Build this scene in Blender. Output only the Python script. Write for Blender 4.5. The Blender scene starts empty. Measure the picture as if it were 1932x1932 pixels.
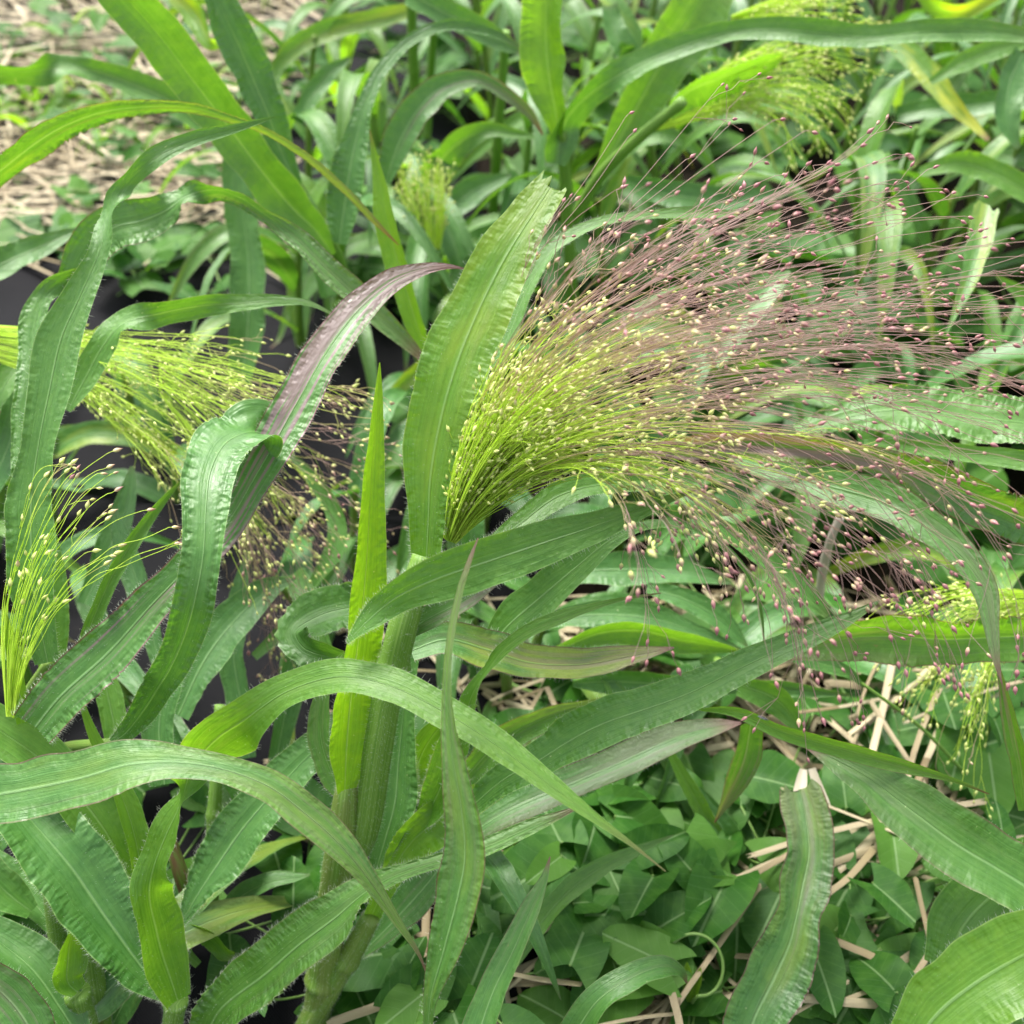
import bpy, math, random
import numpy as np
from mathutils import Vector

# ------------------------------------------------------------------ camera, world, sun, exposure
SC = bpy.context.scene
COL = SC.collection
CAM_H = 0.72
PITCH = math.radians(45)
CP, SP = math.cos(PITCH), math.sin(PITCH)
cam_d = bpy.data.cameras.new('camera')
cam = bpy.data.objects.new('camera', cam_d); COL.objects.link(cam)
cam.location = (0, 0, CAM_H)
cam.rotation_euler = (math.radians(90) - PITCH, 0, 0)
cam_d.sensor_width = 36; cam_d.lens = 36
cam_d.clip_start = 0.01; cam_d.clip_end = 500
cam_d.dof.use_dof = True; cam_d.dof.focus_distance = 0.53; cam_d.dof.aperture_fstop = 7.5
SC.camera = cam

world = bpy.data.worlds.new('World'); SC.world = world; world.use_nodes = True
wn, wl = world.node_tree.nodes, world.node_tree.links
wn.clear()
sky = wn.new('ShaderNodeTexSky'); sky.sky_type = 'NISHITA'; sky.sun_disc = False
SUN_EL, SUN_ROT = math.radians(62), math.radians(-25)
sky.sun_elevation = SUN_EL; sky.sun_rotation = SUN_ROT
sky.air_density = 1.0; sky.dust_density = 4.0; sky.ozone_density = 1.0
hsv = wn.new('ShaderNodeHueSaturation'); hsv.inputs['Saturation'].default_value = 0.36     # cloud cover: greyer sky
bg = wn.new('ShaderNodeBackground'); bg.inputs['Strength'].default_value = 0.08
out = wn.new('ShaderNodeOutputWorld')
wl.new(sky.outputs[0], hsv.inputs['Color']); wl.new(hsv.outputs[0], bg.inputs['Color']); wl.new(bg.outputs[0], out.inputs['Surface'])

sd = bpy.data.lights.new('sun', 'SUN'); sd.energy = 1.5; sd.angle = math.radians(18); sd.color = (1.0, 0.96, 0.9)
sun = bpy.data.objects.new('sun', sd); COL.objects.link(sun)
# the sky's sun stands at azimuth SUN_ROT from +Y (clockwise from above)
sdir = Vector((math.sin(SUN_ROT) * math.cos(SUN_EL), math.cos(SUN_ROT) * math.cos(SUN_EL), math.sin(SUN_EL)))
sun.rotation_euler = sdir.to_track_quat('Z', 'Y').to_euler()
sun.location = (0, 0, 3)

SC.view_settings.view_transform = 'Standard'; SC.view_settings.look = 'None'
SC.view_settings.gamma = 1.0; SC.view_settings.exposure = 2.5
SC.view_settings.use_curve_mapping = False
SC.cycles.max_bounces = 8; SC.cycles.diffuse_bounces = 2; SC.cycles.transmission_bounces = 6

# ------------------------------------------------------------------ helpers
R = random.Random(7)
NR = np.random.RandomState(11)
CAMV = np.array([0, 0, CAM_H])
RIGHT = np.array([1.0, 0, 0]); FWD = np.array([0, CP, -SP]); UPV = np.array([0, SP, CP])
F = 1932.0

def at(u, v, d):
    """world point at photo position (u, v) on the 1932-px sheet and depth d in metres"""
    return CAMV + d * (FWD + (u - 966) / F * RIGHT + (966 - v) / F * UPV)
def gdepth(v, z=0.0):
    return (CAM_H - z) / (SP - (966 - v) / F * CP)
def ground(u, v, z=0.0):
    return at(u, v, gdepth(v, z))
def nrm(a):
    return a / np.maximum(np.linalg.norm(a, axis=-1, keepdims=True), 1e-9)

def catmull(K, n):
    """resample control rows K (m x c) to n rows on a centripetal-like Catmull-Rom through the first three columns"""
    K = np.asarray(K, float)
    m = len(K)
    seg = np.linalg.norm(np.diff(K[:, :3], axis=0), axis=1) + 1e-6
    t = np.concatenate([[0], np.cumsum(np.sqrt(seg))])
    L = np.concatenate([[0], np.cumsum(seg)])
    # tangents (non-uniform)
    M = np.zeros_like(K)
    for i in range(m):
        if i == 0: M[i] = (K[1] - K[0]) / (t[1] - t[0])
        elif i == m - 1: M[i] = (K[-1] - K[-2]) / (t[-1] - t[-2])
        else:
            a = (K[i] - K[i-1]) / (t[i] - t[i-1]); b = (K[i+1] - K[i]) / (t[i+1] - t[i])
            M[i] = (a * (t[i+1] - t[i]) + b * (t[i] - t[i-1])) / (t[i+1] - t[i-1])
    q = np.interp(np.linspace(0, L[-1], n), L, t)
    i = np.clip(np.searchsorted(t, q, side='right') - 1, 0, m - 2)
    h = (t[i+1] - t[i]); x = (q - t[i]) / h
    x = x[:, None]; h = h[:, None]
    return ((2*x**3 - 3*x**2 + 1) * K[i] + (x**3 - 2*x**2 + x) * h * M[i] + (-2*x**3 + 3*x**2) * K[i+1] + (x**3 - x**2) * h * M[i+1])

def smoothnoise(n, cells, seed):
    r = np.random.RandomState(seed)
    c = max(2, int(cells) + 2)
    return np.interp(np.linspace(0, c - 1, n), np.arange(c), r.uniform(-1, 1, c)) if c < 3 else \
        catmull(np.stack([np.arange(c) * 1.0, np.zeros(c), np.zeros(c), r.uniform(-1, 1, c)], 1), n)[:, 3]

def mesh_np(name, V, Fc, uv=None, uv2=None, smooth=True):
    """V n x 3, Fc list of arrays (each m x k)"""
    me = bpy.data.meshes.new(name)
    V = np.asarray(V, np.float32)
    me.vertices.add(len(V)); me.vertices.foreach_set('co', V.ravel())
    loops = np.concatenate([f.ravel() for f in Fc]).astype(np.int32)
    tot = np.concatenate([np.full(len(f), f.shape[1]) for f in Fc]).astype(np.int32)
    start = np.concatenate([[0], np.cumsum(tot)[:-1]]).astype(np.int32)
    me.loops.add(len(loops)); me.loops.foreach_set('vertex_index', loops)
    me.polygons.add(len(tot)); me.polygons.foreach_set('loop_start', start); me.polygons.foreach_set('loop_total', tot)
    me.polygons.foreach_set('use_smooth', np.full(len(tot), smooth))
    if uv is not None:
        l = me.uv_layers.new(name='UVMap'); l.data.foreach_set('uv', np.asarray(uv, np.float32)[loops].ravel())
    if uv2 is not None:
        l = me.uv_layers.new(name='Along'); l.data.foreach_set('uv', np.asarray(uv2, np.float32)[loops].ravel())
    me.update(calc_edges=True); me.validate()
    return me

def obj(name, me, mat, parent=None, **props):
    o = bpy.data.objects.new(name, me); COL.objects.link(o)
    if mat is not None and me is not None and not me.materials: me.materials.append(mat)
    if parent is not None: o.parent = parent
    for k, v in props.items(): o[k] = v
    return o
def tag(o, label, cat, group=None, kind=None):
    o['label'] = label; o['category'] = cat
    if group: o['group'] = group
    if kind: o['kind'] = kind
    return o
def empty(name, loc, label, cat, group=None):
    o = bpy.data.objects.new(name, None); COL.objects.link(o); o.location = loc; o.empty_display_size = .02
    return tag(o, label, cat, group)

# ------------------------------------------------------------------ materials
def newmat(name):
    m = bpy.data.materials.new(name); m.use_nodes = True; m.node_tree.nodes.clear()
    return m, m.node_tree.nodes, m.node_tree.links
class G:
    """small node-graph helper"""
    def __init__(s, name): s.m, s.n, s.l = newmat(name)
    def node(s, t, **kw):
        x = s.n.new(t)
        for k, v in kw.items(): setattr(x, k, v)
        return x
    def put(s, inp, v):
        if hasattr(v, 'is_linked') or isinstance(v, bpy.types.NodeSocket): s.l.new(v, inp)
        else: inp.default_value = v
    def math(s, op, a, b=0.0, c=0.0, clamp=False):
        x = s.node('ShaderNodeMath', operation=op, use_clamp=clamp)
        s.put(x.inputs[0], a); s.put(x.inputs[1], b); s.put(x.inputs[2], c); return x.outputs[0]
    def ramp(s, v, lo, hi, a=0.0, b=1.0):
        x = s.node('ShaderNodeMapRange', interpolation_type='SMOOTHSTEP'); s.put(x.inputs[0], v)
        for i, q in enumerate((lo, hi, a, b)): s.put(x.inputs[i + 1], q)
        return x.outputs[0]
    def mix(s, f, a, b, mode='MIX'):
        x = s.node('ShaderNodeMix', data_type='RGBA', blend_type=mode)
        s.put(x.inputs[0], f)
        for sock, v in ((x.inputs[6], a), (x.inputs[7], b)):
            s.put(sock, v if isinstance(v, bpy.types.NodeSocket) else (*v, 1.0))
        return x.outputs[2]
    def noise(s, vec, scale, detail=3, rough=.55):
        x = s.node('ShaderNodeTexNoise'); s.put(x.inputs['Vector'], vec); x.inputs['Scale'].default_value = scale
        x.inputs['Detail'].default_value = detail; x.inputs['Roughness'].default_value = rough; return x.outputs['Fac']
    def prop(s, name):
        x = s.node('ShaderNodeAttribute', attribute_type='OBJECT', attribute_name=name); return x.outputs['Fac']
    def vec(s, x, y, z=0.0):
        c = s.node('ShaderNodeCombineXYZ'); s.put(c.inputs[0], x); s.put(c.inputs[1], y); s.put(c.inputs[2], z); return c.outputs[0]
    def bump(s, h, strength, dist):
        b = s.node('ShaderNodeBump'); b.inputs['Strength'].default_value = strength; b.inputs['Distance'].default_value = dist
        s.put(b.inputs['Height'], h); return b.outputs[0]
    def finish(s, col, rough=.5, spec=.4, normal=None, trans=None, tf=0.0, sheen=0.0):
        p = s.node('ShaderNodeBsdfPrincipled')
        s.put(p.inputs['Base Color'], col if isinstance(col, bpy.types.NodeSocket) else (*col, 1))
        s.put(p.inputs['Roughness'], rough); p.inputs['Specular IOR Level'].default_value = spec
        if sheen: p.inputs['Sheen Weight'].default_value = sheen
        if normal is not None: s.l.new(normal, p.inputs['Normal'])
        o = s.node('ShaderNodeOutputMaterial')
        if trans is None: s.l.new(p.outputs[0], o.inputs[0])
        else:
            t = s.node('ShaderNodeBsdfTranslucent'); s.put(t.inputs[0], trans if isinstance(trans, bpy.types.NodeSocket) else (*trans, 1))
            if normal is not None: s.l.new(normal, t.inputs['Normal'])
            mx = s.node('ShaderNodeMixShader'); s.put(mx.inputs[0], tf)
            s.l.new(p.outputs[0], mx.inputs[1]); s.l.new(t.outputs[0], mx.inputs[2]); s.l.new(mx.outputs[0], o.inputs[0])
        return s.m

def leaf_material():
    g = G('millet_leaf')
    uv = g.node('ShaderNodeUVMap', uv_map='UVMap'); sep = g.node('ShaderNodeSeparateXYZ'); g.l.new(uv.outputs[0], sep.inputs[0])
    s, y = sep.outputs[0], sep.outputs[1]                       # across 0..1, along in decimetres
    uv2 = g.node('ShaderNodeUVMap', uv_map='Along'); sep2 = g.node('ShaderNodeSeparateXYZ'); g.l.new(uv2.outputs[0], sep2.inputs[0])
    t, seed = sep2.outputs[0], sep2.outputs[1]
    a = g.math('ABSOLUTE', g.math('SUBTRACT', g.math('MULTIPLY', s, 2.0), 1.0))
    tone, purple, yellow = g.prop('tone'), g.prop('purple'), g.prop('yellow')
    v1 = g.noise(g.vec(g.math('MULTIPLY', s, 26.0), g.math('MULTIPLY', y, .35), seed), 1.0, 2)
    v2 = g.noise(g.vec(g.math('MULTIPLY', s, 75.0), g.math('MULTIPLY', y, .5), seed), 1.0, 1)
    big = g.noise(g.vec(g.math('MULTIPLY', s, 2.2), g.math('MULTIPLY', y, 3.0), seed), 1.0, 4)
    fine = g.noise(g.vec(g.math('MULTIPLY', s, 30.0), g.math('MULTIPLY', y, 60.0), seed), 1.0, 2)
    old = g.mix(big, (.017, .076, .008), (.042, .145, .020))
    yng = g.mix(big, (.080, .200, .009), (.130, .285, .018))
    base = g.mix(tone, old, yng)
    veinv = g.math('ADD', g.math('MULTIPLY', v1, .75), g.math('MULTIPLY', v2, .35))
    base = g.mix(g.ramp(veinv, .38, .75, 0, .32), base, g.mix(tone, (.085, .225, .070), (.18, .37, .035)))
    base = g.mix(g.ramp(fine, .5, .8, 0, .12), base, (.15, .26, .11))
    dust = g.noise(g.vec(g.math('MULTIPLY', s, 60.0), g.math('MULTIPLY', y, 220.0), seed), 1.0, 2)
    base = g.mix(g.ramp(dust, .68, .80, 0, .25), base, (.30, .36, .24))
    mott = g.noise(g.vec(g.math('MULTIPLY', s, 6.0), g.math('MULTIPLY', y, 14.0), g.math('ADD', seed, 1.7)), 1.0, 5, .65)
    base = g.mix(g.ramp(mott, .35, .7, .0, .35), base, g.mix(tone, (.085, .205, .040), (.19, .34, .02)))
    # old blemishes: pale flecks, yellow mottling
    sp = g.noise(g.vec(g.math('MULTIPLY', s, 9.0), g.math('MULTIPLY', y, 34.0), g.math('ADD', seed, 3.3)), 1.0, 2)
    base = g.mix(g.ramp(sp, .735, .80, 0, .75), base, (.40, .46, .26))
    bs = g.noise(g.vec(g.math('MULTIPLY', s, 5.0), g.math('MULTIPLY', y, 11.0), g.math('ADD', seed, 6.6)), 1.0, 5, .7)
    base = g.mix(g.ramp(bs, .70, .76, 0, .7), base, (.20, .16, .06))
    ym = g.noise(g.vec(g.math('MULTIPLY', s, 2.5), g.math('MULTIPLY', y, 2.0), g.math('ADD', seed, 8.1)), 1.0, 3)
    yk = g.math('MULTIPLY', yellow, g.ramp(g.math('ADD', ym, g.math('MULTIPLY', t, .35)), .5, .85))
    base = g.mix(yk, base, (.42, .44, .03))
    # purple flush: margins, streaks, whole tips
    st = g.noise(g.vec(g.math('MULTIPLY', s, 7.0), g.math('MULTIPLY', y, .55), g.math('ADD', seed, 5.0)), 1.0, 2)
    pk = g.math('MULTIPLY', g.math('POWER', purple, 1.5), g.ramp(g.math('ADD', st, g.math('MULTIPLY', t, .30)), .58, .86), clamp=True)
    base = g.mix(g.math('MULTIPLY', pk, .9), base, (.19, .125, .135))
    mar = g.math('MULTIPLY', g.ramp(a, .93, .985), g.ramp(g.math('ADD', purple, g.math('MULTIPLY', big, .4)), .38, .62), clamp=True)
    base = g.mix(g.math('MULTIPLY', mar, .8), base, (.10, .030, .035))
    tipk = g.math('MULTIPLY', g.ramp(t, .90, 1.0), g.ramp(purple, .05, .3), clamp=True)
    base = g.mix(g.math('MULTIPLY', tipk, .85), base, (.16, .07, .07))
    # midrib, pale margin
    mw = g.math('ADD', .028, g.math('MULTIPLY', g.math('SUBTRACT', 1.0, t), .030))
    rib = g.ramp(g.math('DIVIDE', a, mw), 1.25, .25)
    base = g.mix(g.math('MULTIPLY', rib, g.ramp(t, 1.0, .35, .03, .50)), base, (.21, .35, .15))
    pm = g.math('MULTIPLY', g.ramp(a, .955, .99), g.math('SUBTRACT', 1.0, mar), clamp=True)
    base = g.mix(g.math('MULTIPLY', pm, .35), base, (.34, .45, .20))
    # translucency: light that came through is yellower
    tr = g.mix(1.0, base, g.mix(tone, (2.2, 2.1, .6), (2.2, 1.95, .5)), 'MULTIPLY')
    h = g.math('ADD', g.math('MULTIPLY', veinv, .5), g.math('MULTIPLY', rib, -.5))
    # transverse crinkle in the margins towards the base
    cr = g.noise(g.vec(g.math('MULTIPLY', s, 5.0), g.math('MULTIPLY', y, 26.0), seed), 1.0, 1)
    ck = g.math('MULTIPLY', g.math('MULTIPLY', cr, g.ramp(a, .25, .8)), g.math('MULTIPLY', g.prop('crinkle'), 2.2))
    h = g.math('ADD', g.math('ADD', h, ck), g.math('MULTIPLY', mott, .8))
    nm = g.bump(h, .8, .0009)
    return g.finish(base, g.ramp(big, .3, .7, .38, .52), .58, nm, tr, g.ramp(tone, .0, .8, .24, .55))

def stem_material():
    g = G('millet_stem')
    uv = g.node('ShaderNodeUVMap', uv_map='UVMap'); sep = g.node('ShaderNodeSeparateXYZ'); g.l.new(uv.outputs[0], sep.inputs[0])
    s, y = sep.outputs[0], sep.outputs[1]
    st = g.noise(g.vec(g.math('MULTIPLY', s, 60.0), g.math('MULTIPLY', y, .6)), 1.0, 1)
    big = g.noise(g.vec(g.math('MULTIPLY', s, 4.0), g.math('MULTIPLY', y, 4.0)), 1.0, 3)
    base = g.mix(big, (.075, .185, .015), (.14, .27, .035))
    base = g.mix(g.ramp(st, .42, .62, 0, .6), base, (.24, .37, .085))
    base = g.mix(g.math('MULTIPLY', g.prop('brown'), g.ramp(big, .3, .6)), base, (.17, .10, .045))
    tr = g.mix(1.0, base, (1.6, 1.7, .6), 'MULTIPLY')
    return g.finish(base, .5, .4, g.bump(st, .4, .0005), tr, .22)

def hair_material():
    g = G('leaf_hair'); return g.finish((.62, .66, .55), .5, .3, None, (.7, .75, .6), .4)

def panicle_materials():
    g = G('panicle_branch')
    uv = g.node('ShaderNodeUVMap', uv_map='UVMap'); sep = g.node('ShaderNodeSeparateXYZ'); g.l.new(uv.outputs[0], sep.inputs[0])
    k = g.math('ADD', sep.outputs[0], g.math('MULTIPLY', g.math('SUBTRACT', sep.outputs[1], .5), .3))
    c = g.mix(g.ramp(k, .32, .52), (.50, .66, .085), (.46, .37, .22))
    c = g.mix(g.ramp(k, .42, .64), c, (.37, .255, .235))
    b = g.finish(c, .45, .4, None, g.mix(1.0, c, (1.5, 1.5, 1.1), 'MULTIPLY'), .45)
    g = G('spikelet')
    uv = g.node('ShaderNodeUVMap', uv_map='UVMap'); sep = g.node('ShaderNodeSeparateXYZ'); g.l.new(uv.outputs[0], sep.inputs[0])
    ln = sep.outputs[1]
    k = g.prop('ripe')
    geo = g.node('ShaderNodeAttribute', attribute_type='GEOMETRY', attribute_name='ripe_at')
    k = g.math('ADD', k, geo.outputs['Fac'])
    rnd = g.math('ADD', k, g.math('MULTIPLY', g.math('SUBTRACT', ln, .35), .35))
    c = g.mix(g.ramp(rnd, .42, .72), (.56, .62, .20), (.53, .43, .26))
    c = g.mix(g.ramp(rnd, .58, .95), c, (.36, .15, .165))
    sl = g.noise(g.vec(g.math('MULTIPLY', sep.outputs[0], 26.0), ln), 1.0, 1)
    c = g.mix(g.ramp(sl, .5, .7, 0, .35), c, (.60, .58, .36))
    s = g.finish(c, .38, .45, None, g.mix(1.0, c, (1.4, 1.3, 1.0), 'MULTIPLY'), .25)
    return b, s

def bindweed_material():
    g = G('bindweed_leaf')
    uv = g.node('ShaderNodeUVMap', uv_map='UVMap'); sep = g.node('ShaderNodeSeparateXYZ'); g.l.new(uv.outputs[0], sep.inputs[0])
    x, y = sep.outputs[0], sep.outputs[1]
    ax = g.math('ABSOLUTE', x)
    oi = g.node('ShaderNodeObjectInfo'); rnd = oi.outputs['Random']
    tc = g.node('ShaderNodeTexCoord')
    nz = g.noise(tc.outputs['Object'], 60.0, 4)
    tcw = g.noise(g.vec(g.math('MULTIPLY', x, 2.0), g.math('MULTIPLY', y, 2.0), g.math('MULTIPLY', rnd, 30.0)), 2.0, 3)
    c = g.mix(nz, (.018, .074, .008), (.034, .118, .014)); c = g.mix(g.ramp(tcw, .4, .7, 0, .6), c, (.058, .152, .020))
    c = g.mix(g.ramp(rnd, .55, 1.0, 0, .75), c, (.085, .20, .028))
    vein = g.math('ABSOLUTE', g.math('SUBTRACT', g.math('FRACT', g.math('ADD', g.math('MULTIPLY', y, 6.0), g.math('MULTIPLY', ax, -5.0))), .5))
    vk = g.ramp(vein, .09, .0)
    mid = g.ramp(ax, .022, .006)
    c = g.mix(g.math('MULTIPLY', vk, .12), c, (.16, .28, .12)); c = g.mix(g.math('MULTIPLY', mid, .6), c, (.22, .34, .15))
    h = g.math('SUBTRACT', g.math('MULTIPLY', nz, .5), g.math('ADD', g.math('MULTIPLY', vk, .2), mid))
    tr = g.mix(1.0, c, (2.0, 2.1, .7), 'MULTIPLY')
    leaf = g.finish(c, .5, .20, g.bump(h, .5, .0008), tr, .35)
    g = G('bindweed_stem'); stem = g.finish((.13, .23, .05), .5, .4, None, (.2, .3, .05), .15)
    return leaf, stem

def straw_material():
    g = G('dry_straw')
    oi = g.node('ShaderNodeObjectInfo')
    uv = g.node('ShaderNodeUVMap', uv_map='UVMap'); sep = g.node('ShaderNodeSeparateXYZ'); g.l.new(uv.outputs[0], sep.inputs[0])
    rnd = g.math('FRACT', g.math('ADD', oi.outputs['Random'], sep.outputs[1]))
    st = g.noise(g.vec(g.math('MULTIPLY', sep.outputs[0], 24.0), g.math('MULTIPLY', sep.outputs[1], .4), g.math('MULTIPLY', oi.outputs['Random'], 40.0)), 1.0, 2)
    tc = g.node('ShaderNodeTexCoord')
    bl = g.noise(tc.outputs['Object'], 45.0, 3)
    c = g.mix(rnd, (.22, .17, .085), (.46, .40, .26))
    c = g.mix(g.ramp(st, .45, .7, 0, .4), c, (.24, .165, .085))
    c = g.mix(g.ramp(bl, .55, .75, 0, .45), c, (.20, .135, .085))
    return g.finish(c, .5, .4, g.bump(st, .5, .0006), g.mix(1.0, c, (1.3, 1.1, .8), 'MULTIPLY'), .15)

def soil_material():
    g = G('soil')
    tc = g.node('ShaderNodeTexCoord')
    n1 = g.noise(tc.outputs['Object'], 9.0, 6, .65); n2 = g.noise(tc.outputs['Object'], 90.0, 4)
    c = g.mix(n1, (.005, .0035, .0022), (.014, .010, .006)); c = g.mix(g.ramp(n2, .55, .75, 0, .5), c, (.03, .022, .014))
    return g.finish(c, .9, .08, g.bump(g.math('ADD', n1, n2), .9, .01))
def fabric_material():
    g = G('weed_barrier_fabric')
    tc = g.node('ShaderNodeTexCoord'); sp = g.node('ShaderNodeSeparateXYZ'); g.l.new(tc.outputs['Object'], sp.inputs[0])
    wx = g.math('SINE', g.math('MULTIPLY', sp.outputs[0], 2 * math.pi / .0022)); wy = g.math('SINE', g.math('MULTIPLY', sp.outputs[1], 2 * math.pi / .0022))
    n = g.noise(tc.outputs['Object'], 14.0, 5)
    dust = g.noise(tc.outputs['Object'], 160.0, 3)
    c = g.mix(n, (.002, .002, .0027), (.006, .006, .0075)); c = g.mix(g.ramp(dust, .6, .8, 0, .5), c, (.016, .014, .012))
    return g.finish(c, .65, .07, g.bump(g.math('ADD', g.math('MULTIPLY', wx, wy), g.math('MULTIPLY', n, 2.0)), .35, .0006))
def plain(name, col, rough=.6, spec=.3, trans=None, tf=0):
    return G(name).finish(col, rough, spec, None, trans, tf)

M_LEAF = leaf_material(); M_STEM = stem_material(); M_HAIR = hair_material()
M_BRANCH, M_SPIKE = panicle_materials()
M_BIND, M_BSTEM = bindweed_material()
M_STRAW = straw_material(); M_SOIL = soil_material(); M_FABRIC = fabric_material()

# ------------------------------------------------------------------ shapes
def ribbon(P, Wd, N, S, seed, fold=.28, ripple=.05, ripk=1.0, wave=.05, cols=9, cut=False, base_rip=True):
    """a grass blade: centre line P (n x 3), unit width vectors Wd, unit normals N, widths S (metres)"""
    n = len(P)
    seg = np.concatenate([[0], np.cumsum(np.linalg.norm(np.diff(P, axis=0), axis=1))])
    t = seg / seg[-1]
    s = np.linspace(-1, 1, cols); s = np.sign(s) * np.abs(s) ** .8
    rs = np.random.RandomState(seed)
    half = S[:, None] / 2
    cells = seg[-1] / .022 + 2
    edge = [1 + .07 * smoothnoise(n, cells * 1.3, seed + 1), 1 + .07 * smoothnoise(n, cells * 1.3, seed + 2)]
    off = np.zeros((n, cols)); lat = np.zeros((n, cols))
    env = np.clip(1.25 - t * 1.15, .12, 1) if base_rip else np.full(n, .6)
    env = env * np.clip(t * 12, 0, 1)
    for j, sj in enumerate(s):
        side = 0 if sj < 0 else 1
        a = abs(sj)
        lat[:, j] = sj * edge[side]
        ph = seg / (.0062 + .003 * rs.rand()) + 1.8 * smoothnoise(n, cells * 2.5, seed + 3 + side)
        rp = np.sin(2 * math.pi * ph) * np.clip(.15 + 1.1 * smoothnoise(n, cells * .8, seed + 5 + side), .05, 1)
        wv = smoothnoise(n, cells, seed + 7 + side) * wave + smoothnoise(n, cells * 2.6, seed + 9 + side) * wave * .5
        off[:, j] = fold * a ** 1.4 + ripk * ripple * a ** 3 * env * rp * 2 + wv * a ** 2
    body = smoothnoise(n, cells * .6, seed + 12) * .08
    V = P[:, None, :] + Wd[:, None, :] * (lat * half)[:, :, None] + N[:, None, :] * ((off + body[:, None]) * half)[:, :, None]
    uv = np.stack(np.broadcast_arrays((s[None, :] + 1) / 2, (seg * 10)[:, None]), -1)
    sd = (seed * 7.31) % 50
    uv2 = np.stack(np.broadcast_arrays(t[:, None] * (.68 if cut else 1.0), np.full((1, cols), sd)), -1)
    if cut:                                              # torn end: ragged last row
        V[-1] += (P[-1] - P[-3])[None, :] * rs.uniform(-1.5, 2.2, cols)[:, None]
    i = np.arange(n - 1)[:, None] * cols + np.arange(cols - 1)[None, :]
    Fq = np.stack([i, i + 1, i + cols + 1, i + cols], -1).reshape(-1, 4)
    return V.reshape(-1, 3), Fq, uv.reshape(-1, 2), uv2.reshape(-1, 2), t, V

def hairs_mesh(roots, dirs, lens, rad, seed):
    n = len(roots)
    rs = np.random.RandomState(seed)
    dirs = nrm(dirs)
    a = nrm(np.cross(dirs, rs.normal(size=(n, 3)))); b = np.cross(dirs, a)
    bend = rs.normal(size=(n, 3)) * .18
    mid = roots + dirs * (lens * .55)[:, None]
    tip = roots + (dirs + bend) * lens[:, None]
    V = np.concatenate([roots + a * rad, roots - .5 * a * rad + .87 * b * rad, roots - .5 * a * rad - .87 * b * rad,
                        mid + a * rad * .7, mid - .5 * a * rad * .7 + .6 * b * rad, mid - .5 * a * rad * .7 - .6 * b * rad, tip])
    k = np.arange(n)
    q = []
    for x in range(3):
        y = (x + 1) % 3
        q.append(np.stack([k + x * n, k + y * n, k + (3 + y) * n, k + (3 + x) * n], 1))
    tr = [np.stack([k + (3 + x) * n, k + (3 + (x + 1) % 3) * n, k + 6 * n], 1) for x in range(3)]
    return mesh_np('hairs', V, [np.concatenate(q), np.concatenate(tr)])

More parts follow.
